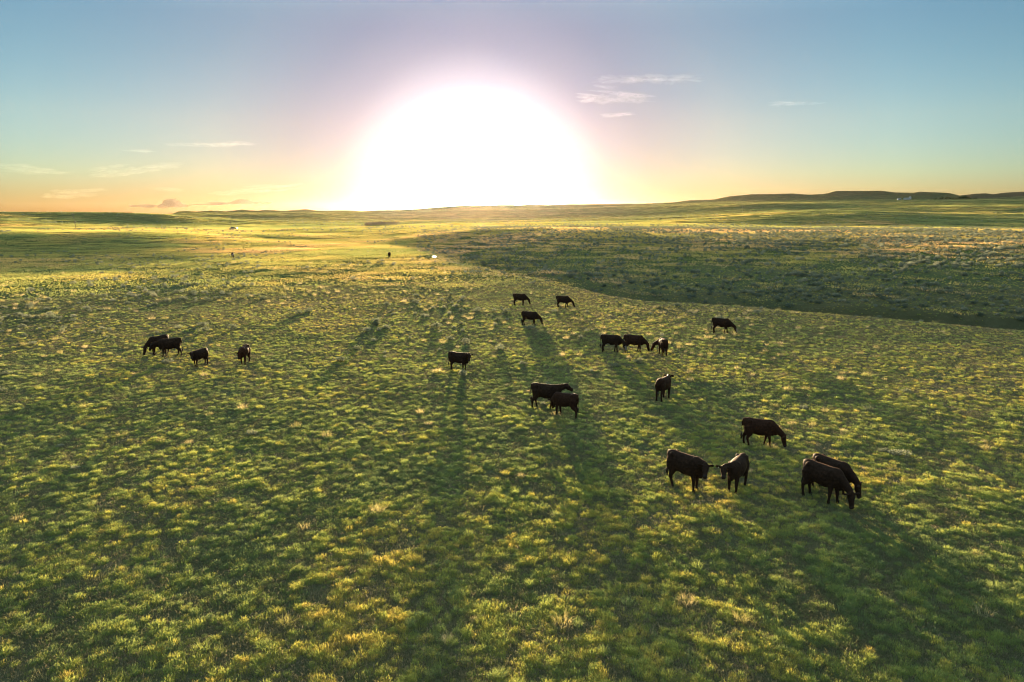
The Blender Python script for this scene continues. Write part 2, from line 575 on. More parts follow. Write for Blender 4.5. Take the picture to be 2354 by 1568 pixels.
gme.materials.append(ground_material())
M_grass = leaf_material('prairie grass blades', [(0, (0.140, 0.180, 0.102)), (.3, (0.194, 0.244, 0.095)), (.55, (0.276, 0.279, 0.091)), (.8, (0.378, 0.303, 0.117)), (1, (0.532, 0.362, 0.234))], .5)
M_far = leaf_material('distant grass', [(0, (0.143, 0.185, 0.106)), (.4, (0.215, 0.234, 0.106)), (.7, (0.318, 0.273, 0.117)), (1, (0.470, 0.315, 0.212))], .5)
M_dry = leaf_material('dry bunch grass', [(0, (.18, .19, .08)), (.5, (.26, .24, .13)), (1, (.38, .33, .22))], .5, tip=(1.1, 1.0, .75))
M_thatch = leaf_material('dead stems and thatch', [(0, (.105, .120, .065)), (.4, (.145, .138, .085)), (.7, (.19, .165, .115)), (1, (.27, .225, .16))], .4, tip=(1.0, .95, .8))
M_sage = leaf_material('sagebrush leaves', [(0, (.105, .128, .108)), (.5, (.150, .172, .148)), (1, (.205, .222, .195))], .3, tip=(1.1, 1.05, .8))
M_sage_i = leaf_material('sagebrush leaves single', [(0, (.09, .112, .09)), (.5, (.13, .152, .125)), (1, (.175, .195, .165))], .3, attr=False, tip=(1.1, 1.05, .8))

# ---------------------------------------------------------------- grass


def blades(n, spread, hmin, hmax, width, lean, seed, segs=2, round_=True):
    r = np.random.default_rng(seed)
    V = []; F = []
    for b in range(n):
        rr = spread * math.sqrt(r.random()) if round_ else 0
        th = r.random() * 2 * math.pi
        if round_:
            x, y = rr * math.cos(th), rr * math.sin(th)
        else:
            x, y = (r.random() - .5) * 2 * spread, (r.random() - .5) * 2 * spread
        h = hmin + (hmax - hmin) * r.random() * (1 - .45 * (rr / max(spread, 1e-6)))
        out = r.normal() * .7 + (th if round_ else r.random() * 6.28)
        ln = lean * h * (.35 + r.random()) * (.5 + (rr / max(spread, 1e-6)))
        ox, oy = math.cos(out) * ln, math.sin(out) * ln
        fa = r.random() * math.pi
        wx, wy = math.cos(fa) * width * .5, math.sin(fa) * width * .5
        b0 = len(V)
        V += [(x - wx, y - wy, -.02), (x + wx, y + wy, -.02)]
        mx, my, mz = x + ox * .3, y + oy * .3, h * .58
        V += [(mx + wx * .9, my + wy * .9, mz), (mx - wx * .9, my - wy * .9, mz)]
        tx, ty = x + ox, y + oy
        tz = h * (1 - .25 * min(1, ln / h))
        V += [(tx + wx * .25, ty + wy * .25, tz), (tx - wx * .25, ty - wy * .25, tz)]
        F += [(b0, b0 + 1, b0 + 2, b0 + 3), (b0 + 3, b0 + 2, b0 + 4, b0 + 5)]
    return np.array(V), np.array(F)


def proto_collection(name, meshes):
    c = bpy.data.collections.new(name)
    for i, me in enumerate(meshes):
        c.objects.link(bpy.data.objects.new('%s_%02d' % (name, i), me))
    return c


def scatter(name, pts, rot, scale, idx, tint, coll, label, cat):
    me = bpy.data.meshes.new(name)
    me.vertices.add(len(pts))
    me.vertices.foreach_set('co', np.asarray(pts, dtype=np.float32).ravel())
    for nm, ty, arr in (('rot', 'FLOAT_VECTOR', rot), ('sc', 'FLOAT_VECTOR', scale), ('idx', 'INT', idx), ('tint', 'FLOAT', tint)):
        a = me.attributes.new(nm, ty, 'POINT')
        if ty == 'FLOAT_VECTOR':
            a.data.foreach_set('vector', np.asarray(arr, dtype=np.float32).ravel())
        else:
            a.data.foreach_set('value', np.asarray(arr, dtype=np.int32 if ty == 'INT' else np.float32))
    o = obj(name, me)
    ng = bpy.data.node_groups.new('scatter ' + name, 'GeometryNodeTree')
    ng.interface.new_socket('Geometry', in_out='INPUT', socket_type='NodeSocketGeometry')
    ng.interface.new_socket('Geometry', in_out='OUTPUT', socket_type='NodeSocketGeometry')
    gi = ng.nodes.new('NodeGroupInput'); go = ng.nodes.new('NodeGroupOutput')
    ci = ng.nodes.new('GeometryNodeCollectionInfo')
    ci.inputs['Collection'].default_value = coll
    ci.inputs['Separate Children'].default_value = True
    ci.inputs['Reset Children'].default_value = True
    ip = ng.nodes.new('GeometryNodeInstanceOnPoints')
    ip.inputs['Pick Instance'].default_value = True

    def na_(nm, ty):
        n = ng.nodes.new('GeometryNodeInputNamedAttribute'); n.data_type = ty
        n.inputs['Name'].default_value = nm
        return n.outputs['Attribute']
    L = ng.links.new
    L(gi.outputs[0], ip.inputs['Points'])
    L(ci.outputs[0], ip.inputs['Instance'])
    L(na_('idx', 'INT'), ip.inputs['Instance Index'])
    L(na_('rot', 'FLOAT_VECTOR'), ip.inputs['Rotation'])
    L(na_('sc', 'FLOAT_VECTOR'), ip.inputs['Scale'])
    L(ip.outputs[0], go.inputs[0])
    md = o.modifiers.new('scatter', 'NODES')
    md.node_group = ng
    tag(o, label, cat, kind='stuff')
    return o


HALF = math.radians(40)


def sample_fan(n, d0, d1, power):
    """points in the fan ahead; area density falls as d**-power"""
    u = rng.random(n)
    e = 2 - power
    d = (d0 ** e + u * (d1 ** e - d0 ** e)) ** (1 / e) if abs(e) > 1e-6 else d0 * (d1 / d0) ** u
    a = (rng.random(n) * 2 - 1) * HALF
    return d * np.sin(a), d * np.cos(a), d


def finish(x, y, scale, tint, nproto, dz=0.0, tilt=.06):
    n = len(x)
    pts = np.stack([x, y, height(x, y) + dz], 1)
    rot = np.stack([rng.normal(size=n) * tilt, rng.normal(size=n) * tilt, rng.random(n) * 6.283], 1)
    if scale.ndim == 1:
        scale = np.stack([scale, scale, scale], 1)
    return pts, rot, scale, rng.integers(0, nproto, n), tint


def dryness(x, y):
    return .62 * fbm(x / 22, y / 22, 41, 3) + .38 * fbm(x / 5, y / 5, 43, 2)


def dry_side(x, y):
    """1 on the sage slope beyond the creek, 0 elsewhere"""
    a = np.arctan2(x, y); d = np.hypot(x, y)
    r_ = np.interp(a, azs[:len(AZ_F)], ROW_D[3][:len(AZ_F)])
    return ((d > r_ + 6) & (d < 330) & (a > ray(960, 580)[0])).astype(float)


def channel_mask(x, y):
    """True where grass may grow: not on the creek water or the sand bar"""
    return np.ones(len(x), bool)


tufts = []
for s in range(10):
    v, f = blades(64 + (s % 3) * 22, .12 + .04 * (s % 4), .06, .17 + .03 * (s % 3), .0095, .38, 100 + s)
    me = mesh_np('tuft', v, f); me.materials.append(M_grass); tufts.append(me)
C_tuft = proto_collection('tuft', tufts)
x, y, d = sample_fan(520000, 12, 420, 1.2)
clump = fbm(x / .55, y / .55, 51, 2)
keep = (rng.random(len(x)) < 1 - .62 * sm(d, 30, 110)) & (rng.random(len(x)) < np.clip((clump - .24) * 2.2 + .55 * np.clip(d / 90, 0, 1), .12, 1))
x, y, d, clump = x[keep], y[keep], d[keep], clump[keep]
dr = dryness(x, y) + .13 * dry_side(x, y)
tint = np.clip(.34 + .22 * sm(d, 50, 180) + (dr - .5) * 1.6 + rng.normal(size=len(x)) * .17 + (clump - .5) * .2, 0, .74)
scl = (.38 + .55 * rng.random(len(x)) ** 1.5 + (clump - .5) * .5).clip(.35, 1.7) * (1 - .22 * np.clip((d - 30) / 120, 0, 1))
scale3 = np.stack([scl * 1.1, scl * 1.1, scl * (.85 + .4 * rng.random(len(x)))], 1)
print('tufts', len(x))
scatter('prairie_grass', *finish(x, y, scale3, tint, 10), C_tuft, 'short green and yellow-green prairie grass carpeting the foreground around the cattle', 'grass')

# taller, brighter bunches standing out of the short sward
tall = []
for s in range(5):
    v, f = blades(110, .13 + .02 * s, .16, .34, .008, .6, 250 + s)
    me = mesh_np('tall_tuft', v, f); me.materials.append(M_grass); tall.append(me)
C_tall = proto_collection('tall_tuft', tall)
x, y, d = sample_fan(1500, 12, 120, .8)
scatter('bunch_grass', *finish(x, y, .45 + .6 * rng.random(len(x)) ** 2, np.clip(.32 + rng.normal(size=len(x)) * .15, 0, .7), 5), C_tall,
        'taller rounded bunches of green grass standing out of the short sward', 'grass')

# low thatch and leaf litter between the tufts
lit = []
for s in range(6):
    v, f = blades(60, .35, .02, .085, .009, 1.6, 300 + s, round_=False)
    me = mesh_np('litter', v, f); me.materials.append(M_thatch); lit.append(me)
C_lit = proto_collection('litter', lit)
x, y, d = sample_fan(80000, 12, 120, 1.0)
scatter('low_grass', *finish(x, y, 1.0 + .5 * rng.random(len(x)), np.clip(.35 + rng.normal(size=len(x)) * .25 + (dryness(x, y) - .5), 0, 1), 6), C_lit,
        'thin low grass and dead stems between the taller tufts', 'grass')

# dry bunches
dry = []
for s in range(6):
    v, f = blades(90, .12 + .02 * s, .12, .36, .006, .7, 200 + s)
    me = mesh_np('bunch', v, f); me.materials.append(M_dry); dry.append(me)
C_dry = proto_collection('bunch', dry)
x, y, d = sample_fan(7000, 12, 230, .9)
kp = rng.random(len(x)) < np.clip((fbm(x / 24, y / 24, 61, 3) - .42) * 4, .06, 1)
x, y, d = x[kp], y[kp], d[kp]
scatter('dry_bunch_grass', *finish(x, y, (.5 + .9 * rng.random(len(x)) ** 2) * (1 + d / 300), rng.random(len(x)), 6), C_dry,
        'pale straw-coloured bunch grass scattered through the green sward', 'dry grass')

# the sward of the middle and far distance, seen edge-on
fars = []
for s in range(6):
    v, f = blades(260, 3.0, .08, .30, .06, .5, 400 + s, round_=False)
    me = mesh_np('sward', v, f); me.materials.append(M_far); fars.append(me)
C_far = proto_collection('sward', fars)
x, y, d = sample_fan(120000, 90, 4200, 1.15)
kp = (rng.random(len(x)) < sm(d, 90, 300)) & (rng.random(len(x)) < 1 - .62 * sm(d, 380, 900))
x, y, d = x[kp], y[kp], d[kp]
sc3 = (1 + (d / 900).clip(0, 3))
dr = .6 * fbm(x / 90, y / 90, 71, 3) + .4 * fbm(x / 20, y / 20, 73, 2)
scatter('distant_prairie_grass', *finish(x, y, np.stack([sc3, sc3, .75 - .25 * sm(d, 400, 900)], 1), np.clip(.56 - .22 * sm(d, 350, 800) + .16 * dry_side(x, y) + (dr - .5) * 1.8 + rng.normal(size=len(x)) * .10, 0, 1), 6, tilt=.0), C_far,
        'distant grassland catching the low sun out towards the hills', 'grass')

# ---------------------------------------------------------------- track, creek, sand bar


def strip(name, pts, width, mat, dz, label, cat=None, kind=None, n=160):
    """a ribbon lying on the land through world points"""
    P = np.array(pts, dtype=float)
    seg = np.concatenate([[0], np.cumsum(np.hypot(*np.diff(P, axis=0).T))])
    s = np.linspace(0, seg[-1], n)
    xs = pchip(seg, P[:, 0], s); ys = pchip(seg, P[:, 1], s)
    tx = np.gradient(xs); ty = np.gradient(ys); L = np.hypot(tx, ty)
    nx, ny = -ty / L, tx / L
    V = []; F = []
    m = 5
    for i in range(n):
        for j in range(m):
            w = (j / (m - 1) - .5) * width * (1 + .25 * math.sin(i * .9 + j))
            x, y = xs[i] + nx[i] * w, ys[i] + ny[i] * w
            V.append((x, y, hz(x, y) + dz))
    for i in range(n - 1):
        for j in range(m - 1):
            a = i * m + j
            F.append((a, a + m, a + m + 1, a + 1))
    o = obj(name, mesh_np(name, V, F, True), mat)
    return tag(o, label, cat, kind=kind)


M_track = simple_mat('track dirt', (.115, .088, .066), .95, nscale=.4, var=.3)
near_track = [at(X, Y, 380) for X, Y in ((-80, 528.5), (0, 527.8), (170, 528), (340, 527.6), (528, 527.5), (700, 526.5), (860, 525))]
strip('dirt_track', near_track, 5.5, M_track, .05, 'brown dirt track crossing the plain beneath the far hills', kind='structure')
far_track = [at(X, Y, 700) for X, Y in ((1262, 505.5), (1330, 503.5), (1420, 500), (1500, 497), (1560, 495.5))]
strip('dirt_track', far_track, 6, M_track, .08, 'faint far dirt track on the grassy rise right of the sun', kind='structure', n=60)

# creek water and pale sand in the bottom of the draw
wm, wtree = new_mat('creek water')
wp = nn(wtree, 'ShaderNodeBsdfPrincipled')
wp.inputs['Base Color'].default_value = (.02, .025, .02, 1)
wp.inputs['Roughness'].default_value = .06
wtc = nn(wtree, 'ShaderNodeTexCoord')
wb = nn(wtree, 'ShaderNodeBump'); wb.inputs['Strength'].default_value = .15; wb.inputs['Distance'].default_value = .02
wtree.links.new(noise(wtree, wtc.outputs['Object'], 3.0, 3), wb.inputs['Height'])
wtree.links.new(wb.outputs[0], wp.inputs['Normal'])
wo = nn(wtree, 'ShaderNodeOutputMaterial'); wtree.links.new(wp.outputs[0], wo.inputs[0])
M_sand = simple_mat('pale creek sand', (.42, .35, .28), .9, nscale=1.5, var=.2)


def pad(name, cx, cy, rx, ry, ang, mat, dz, label, seed, kind):
    r = random.Random(seed)
    bm = bmesh.new()
    N = 28
    c = bm.verts.new((cx, cy, 0))
    ring = []
    zz = hz(cx, cy)
    for i in range(N):
        a = 2 * math.pi * i / N
        k = 1 + r.uniform(-.16, .16)
        lx, ly = math.cos(a) * rx * k, math.sin(a) * ry * k
        x = cx + lx * math.cos(ang) - ly * math.sin(ang)
        y = cy + lx * math.sin(ang) + ly * math.cos(ang)
        ring.append(bm.verts.new((x, y, 0)))
    for i in range(N):
        bm.faces.new((c, ring[i], ring[(i + 1) % N]))
    top = max(hz(v.co.x, v.co.y) for v in bm.verts) if dz < .2 else zz
    for v in bm.verts:
        v.co.z = zz + dz
    me = bm_mesh(name, bm)
    return tag(obj(name, me, mat), label, kind=kind)


wx, wy = at(998, 592.6, 150)
pad('creek_water', wx, wy, .38, 2.0, .2, wm, .30, 'small bright pool of creek water glinting behind the near rim', 3, 'structure')
sx, sy = at(1049, 604.5, 150)
sb = []
for k_ in range(9):
    X_ = 1030 + k_ * 4.6; Y_ = 602.2 + k_ * .95
    sb.append(at(X_, Y_, 150))
strip('sand_bar', sb, 1.1, M_sand, .12, 'narrow pale sand bar along the creek bed', kind='structure', n=30)

# ---------------------------------------------------------------- cattle


def hide_material():
    m, t = new_mat('cattle hide')
    at_ = nn(t, 'ShaderNodeAttribute', attribute_type='GEOMETRY', attribute_name='hide')
    tc = nn(t, 'ShaderNodeTexCoord')
    n = noise(t, tc.outputs['Object'], 9, 5, .65)
    oi = nn(t, 'ShaderNodeObjectInfo')
    base = ramp(t, n, [(.3, (.020, .0115, .0085)), (.7, (.050, .029, .021))])
    base2 = ramp(t, n, [(.3, (.036, .015, .010)), (.7, (.072, .029, .018))])
    dark = mixc(t, oi.outputs['Color'], base, base2)
    sepc = nn(t, 'ShaderNodeSeparateColor'); t.links.new(oi.outputs['Color'], sepc.inputs[0])
    t.links.new(sepc.outputs[0], dark.node.inputs[0])
    sepa = nn(t, 'ShaderNodeSeparateColor'); t.links.new(at_.outputs['Color'], sepa.inputs[0])
    c = mixc(t, sepa.outputs[0], dark, (.22, .20, .18))
    c = mixc(t, sepa.outputs[1], c, (.04, .03, .028))
    p = nn(t, 'ShaderNodeBsdfPrincipled')
    p.inputs['Roughness'].default_value = .62
    p.inputs['Sheen Weight'].default_value = .10
    p.inputs['Sheen Roughness'].default_value = .4
    p.inputs['Sheen Tint'].default_value = (.75, .45, .28, 1)
    p.inputs['Specular IOR Level'].default_value = .03
    t.links.new(c, p.inputs['Base Color'])
    n2 = noise(t, tc.outputs['Object'], 60, 3, .7)
    b = nn(t, 'ShaderNodeBump'); b.inputs['Strength'].default_value = .35; b.inputs['Distance'].default_value = .012
    t.links.new(math_node(t, 'ADD', n2, n), b.inputs['Height']); t.links.new(b.outputs[0], p.inputs['Normal'])
    o = nn(t, 'ShaderNodeOutputMaterial'); t.links.new(p.outputs[0], o.inputs[0])
    return m


M_hide = hide_material()
M_tail = simple_mat('tail hair', (.018, .012, .010), .7)
M_eye = simple_mat('eye', (.008, .006, .005), .15)
M_tag = simple_mat('ear tag plastic', (.75, .75, .70), .5)


def lerp(a, b, t):
    return a + (b - a) * t


def ell(bm, c, r, rot=None, n=12):
    """closed ellipsoid"""
    vs = {}
    m = 8
    top = Vector((0, 0, r[2])); bot = Vector((0, 0, -r[2]))
    R = rot or Matrix.Identity(3)
    c = Vector(c)
    vt = bm.verts.new(R @ top + c); vb = bm.verts.new(R @ bot + c)
    rows = []
    for i in range(1, m):
        ph = math.pi * i / m
        rows.append([bm.verts.new(R @ Vector((r[0] * math.sin(ph) * math.cos(2 * math.pi * j / n), r[1] * math.sin(ph) * math.sin(2 * math.pi * j / n), r[2] * math.cos(ph))) + c) for j in range(n)])
    for j in range(n):
        bm.faces.new((vt, rows[0][j], rows[0][(j + 1) % n]))
        bm.faces.new((vb, rows[-1][(j + 1) % n], rows[-1][j]))
        for i in range(len(rows) - 1):
            bm.faces.new((rows[i][j], rows[i + 1][j], rows[i + 1][(j + 1) % n], rows[i][(j + 1) % n]))


CSX, CSY, CSZ = .96, 1.12, 1.20


def squash(me):
    for v_ in me.vertices:
        v_.co = (v_.co.x * CSX, v_.co.y * CSY, v_.co.z * CSZ)
    return me


def build_cow(spec):
    """spec: name fields -> root empty. Local +X is forward, unit size has its hips 1.27 m high."""
    r = random.Random(spec['seed'])
    bm = bmesh.new()
    fat = spec.get('fat', 1.0)
    # trunk: x, centre z, half height, half width
    T = [(-.86, 1.05, .09, .08), (-.82, 1.03, .17, .13), (-.72, .98, .25, .20), (-.55, .93, .30, .245), (-.35, .885, .325, .265), (-.10, .85, .35, .30), (.12, .835, .355, .305),
         (.32, .845, .345, .27), (.48, .87, .335, .235), (.62, .88, .30, .195), (.72, .88, .24, .15), (.79, .88, .15, .09)]
    rings = []
    for x, z, h, w in T:
        rings.append(((x, 0, z), (0, w * fat, 0), (0, 0, h)))
    loft(bm, rings, 16)
    # brisket
    ell(bm, (.64, 0, .68), (.17, .11, .19))
    # hip bones and shoulders
    for s in (-1, 1):
        ell(bm, (-.55, s * .17, 1.10), (.13, .085, .11))
        ell(bm, (.40, s * .155, .89), (.20, .10, .27))
        ell(bm, (-.58, s * .165, .82), (.23, .115, .30))
    # udder / belly fold
    ell(bm, (-.42, 0, .60), (.17, .11, .08))
    # neck: from the shoulders to the poll
    poll = Vector(spec['poll'])
    if 'look' in spec:                  # head turned square to whoever is watching
        gx, gy = at((spec['hind'][0] + spec['fore'][0]) / 2, (spec['hind'][1] + spec['fore'][1]) / 2, 15)
        if 'yaw' in spec:
            yw = math.radians(spec['yaw']) - ray((spec['hind'][0] + spec['fore'][0]) / 2, 600)[0]
        else:
            q0 = at(*spec['hind'], 15); q1 = at(*spec['fore'], 15); yw = math.atan2(q1[1] - q0[1], q1[0] - q0[0])
        la = math.atan2(-gy, -gx) - yw + spec['look'][1]
        dn = spec['look'][0]
        muz = poll + .42 * Vector((math.cos(la) * math.cos(dn), math.sin(la) * math.cos(dn), -math.sin(dn)))
    else:
        muz = Vector(spec['muzzle'])
    base_t = Vector((.50, 0, .95))
    pts = []; rad = []
    K = 7
    ctrl = Vector((.74, poll.y * .25, lerp(.98, poll.z, .25)))
    hd = (muz - poll).normalized()
    backp = poll - hd * .02
    for i in range(K):
        t = i / (K - 1)
        p = base_t * (1 - t) ** 2 + ctrl * 2 * t * (1 - t) + backp * t ** 2
        pts.append(p)
        rad.append((lerp(.25, .125, t), lerp(.165, .085, t)))
    rings = []
    for i, p in enumerate(pts):
        t = (pts[min(i + 1, K - 1)] - pts[max(i - 1, 0)]).normalized()
        side = t.cross(Vector((0, 0, 1)))
        if side.length < .1: side = Vector((0, 1, 0))
        side.normalize()
        upv = side.cross(t).normalized()
        rings.append((p, side * rad[i][1], upv * rad[i][0]))
    loft(bm, rings, 14)
    # dewlap
    ell(bm, pts[3] + Vector((0, 0, -.19)), (.14, .045, .10))
    # head: poll to muzzle
    side = hd.cross(Vector((0, 0, 1)))
    if side.length < .15:
        side = (poll - base_t).cross(Vector((0, 0, 1)))
    roll = spec.get('roll', 0.0)
    side.normalize()
    side = (Matrix.Rotation(roll, 3, hd) @ side)
    upv = side.cross(hd).normalized()          # towards the forehead
    HL = .44
    sec = [(-.06, .09, .085, .0), (.02, .125, .125, .0), (.12, .14, .132, -.01), (.22, .125, .112, -.015), (.32, .108, .092, -.015), (.42, .096, .084, -.012), (.50, .094, .092, -.008), (.545, .066, .066, -.008)]
    rings = []
    for t, h, w, o_ in sec:
        rings.append((poll + hd * (t * HL / .5) + upv * o_, side * w, upv * h))
    loft(bm, rings, 14)
    # jaw
    ell(bm, poll + hd * .14 - upv * .07, (.07, .07, .07))
    # poll knob
    ell(bm, poll + upv * .085 - hd * .01, (.07, .06, .05))
    # ears
    ear_c = []
    for s in (-1, 1):
        c = poll + hd * .02 + side * s * .215 + upv * (.04 + r.uniform(-.015, .02))
        X_ = (side * s - upv * .05 - hd * .05).normalized()
        Z_ = X_.cross(hd).normalized()
        Y_ = Z_.cross(X_).normalized()
        R = Matrix((X_, Y_, Z_)).transposed()
        ell(bm, c, (.120, .032, .070), R, 10)
        ear_c.append(c)
    # legs
    dx = spec.get('legs', (0, 0, 0, 0))       # fore left, fore right, hind left, hind right (+ forward)
    feet = []
    for k_, s in enumerate((1, -1)):
        d = dx[k_]
        y = s * .145
        tube(bm, [(.40, y, .86), (.41 + d * .12, y * 1.03, .64), (.43 + d * .55, y * 1.0, .40), (.43 + d * .62, y, .34), (.42 + d * .86, y, .16), (.42 + d * .97, y, .10), (.445 + d, y, .03), (.45 + d, y, -.03)],
             [(.17, .11), (.125, .088), .070, .068, .048, .055, .064, .068], 10)
        feet.append(.44 + d)
    for k_, s in enumerate((1, -1)):
        d = dx[2 + k_]
        y = s * .155
        tube(bm, [(-.60, y, .92), (-.55 + d * .15, y * 1.05, .72), (-.56 + d * .35, y * 1.03, .57), (-.69 + d * .62, y, .43), (-.705 + d * .68, y, .37), (-.68 + d * .9, y, .20), (-.665 + d * .98, y, .11), (-.635 + d, y, .03), (-.63 + d, y, -.03)],
             [(.24, .14), (.20, .125), (.15, .10), (.085, .066), (.072, .060), .050, .056, .064, .068], 10)
    # tail
    ty = spec.get('tail', 0.0)
    tube(bm, [(-.78, 0, 1.17), (-.86, 0, 1.15), (-.90, ty * .2, 1.02), (-.90, ty * .5, .80), (-.89, ty * .8, .62), (-.885, ty, .52)], [.05, .042, .032, .024, .021, .020], 8)
    raw = bm_mesh('raw', bm)
    tmp = bpy.data.objects.new('tmp', raw)
    COL.objects.link(tmp)
    rm = tmp.modifiers.new('r', 'REMESH'); rm.mode = 'VOXEL'; rm.voxel_size = spec.get('vox', .026); rm.use_smooth_shade = True
    for v_ in raw.vertices:
        v_.co = (v_.co.x * CSX, v_.co.y * CSY, v_.co.z * CSZ)
    smd = tmp.modifiers.new('s', 'SMOOTH'); smd.factor = .5; smd.iterations = 4
    dg = bpy.context.evaluated_depsgraph_get()
    me = bpy.data.meshes.new_from_object(tmp.evaluated_get(dg))
    bpy.data.objects.remove(tmp)
    bpy.data.meshes.remove(raw)
    me.name = 'cow_body'
    me.materials.clear(); me.materials.append(M_hide)
    # markings
    nv = len(me.vertices)
    co = np.zeros(nv * 3, dtype=np.float32); me.vertices.foreach_get('co', co); co = co.reshape(-1, 3)
    co = co / np.array([CSX, CSY, CSZ], dtype=np.float32)
    # broaden the body irregularities a little so no two are alike
    wob = (fbm(co[:, 0] * 3 + spec['seed'], co[:, 2] * 3, 5, 2) - .5) * .02
    co[:, 1] += np.sign(co[:, 1]) * wob
    me.vertices.foreach_set('co', (co * np.array([CSX, CSY, CSZ], dtype=np.float32)).ravel())
    col = np.zeros((nv, 4), dtype=np.float32); col[:, 3] = 1
    pv = np.array(poll); mv = np.array(muz); hv_ = np.array(hd); uv_ = np.array(upv)
    rel = co - pv
    tt = rel @ hv_; uu = rel @ uv_
    jig = fbm(co[:, 0] * 9, co[:, 2] * 9 + co[:, 1] * 7, 3, 2) - .5
    lat = np.linalg.norm(rel - tt[:, None] * hv_ , axis=1)
    head = (tt > -.05) & (lat < .18) & (co[:, 0] > .55)
    nose = head & (tt > .40)
    col[nose, 1] = 1.0
    if spec.get('white_face'):
        wf = head & (uu + jig * .10 > .0) & (tt > .02 if spec['white_face'] > 1 else tt > .16)
        col[wf, 0] = 1.0; col[wf, 1] = 0
        col[head & (tt > .34), 0] = .9
    if spec.get('white_belly'):
        wb_ = (co[:, 2] < .60 + jig * .22) & (np.abs(co[:, 1]) < .24) & (co[:, 0] > -.52) & (co[:, 0] < -.10) & (co[:, 2] > .44)
        col[wb_, 0] = 1.0
        wb2 = (co[:, 2] < .58 + jig * .2) & (np.abs(co[:, 1]) < .14) & (co[:, 0] > .10) & (co[:, 0] < .36) & (co[:, 2] > .42)
        col[wb2, 0] = .8
    ca = me.color_attributes.new('hide', 'FLOAT_COLOR', 'POINT')
    ca.data.foreach_set('color', col.ravel())
    # ground the animal
    (hx, hy), (fx, fy) = spec['hind'], spec['fore']
    ax, ay = at(hx, hy, 15); bx, by = at(fx, fy, 15)
    yaw = math.radians(spec['yaw']) - ray((hx + fx) / 2, (hy + fy) / 2)[0] if 'yaw' in spec else math.atan2(by - ay, bx - ax)
    cx, cy = (ax + bx) / 2, (ay + by) / 2
    S = spec.get('size', 1.0)
    # the midpoint between the feet lies at local x = -0.10
    off = (.44 - .65) / 2 + (sum(dx) / 4)
    cx -= math.cos(yaw) * off * S; cy -= math.sin(yaw) * off * S
    root = empty('cow', (cx, cy, hz(cx, cy)), 0)
    zf = hz(cx + math.cos(yaw) * .6, cy + math.sin(yaw) * .6); zb = hz(cx - math.cos(yaw) * .6, cy - math.sin(yaw) * .6)
    pitch = -math.atan2(zf - zb, 1.2)
    root.rotation_euler = (0, pitch, yaw)
    root.scale = (S, S, S)
    root.location.z = (zf + zb) / 2 - .015
    tag(root, spec['label'], 'cow', 'cattle grazing on the prairie')
    body = obj('body', me, None, root)
    body.color = (spec.get('red', 0.0), 0, 0, 1)
    # eyes
    for s in (-1, 1):
        b = bmesh.new(); ell(b, poll + hd * .15 + side * s * .098 + upv * .055, (.020, .020, .020), None, 8)
        obj('eye', squash(bm_mesh('eye', b, True)), M_eye, root)
    # switch of the tail: many thin strands, one mesh
    b = bmesh.new()
    for k_ in range(16):
        a = r.random() * 6.28; q = .028 * r.random() ** .5
        l = .20 + .12 * r.random()
        p0 = Vector((-.885 + q * math.cos(a), ty + q * math.sin(a), .56))
        p1 = p0 + Vector((q * math.cos(a) * .9, q * math.sin(a) * .9, -l * .5))
        p2 = Vector((-.885 + q * .8 * math.cos(a), ty + q * .8 * math.sin(a), .56 - l))
        tube(b, [p0, p1, p2], [.010, .010, .003], 4)
    obj('tail_switch', squash(bm_mesh('tail_switch', b, True)), M_tail, root)
    if spec.get('tagged'):
        s = spec['tagged']
        b = bmesh.new()
        c = ear_c[0 if s < 0 else 1]
        add_box(b, c + hd * .03 - upv * .015 - side * s * .02, (.035, .012, .045))
        obj('ear_tag', squash(bm_mesh('ear_tag', b)), M_tag, root, None)
    return root


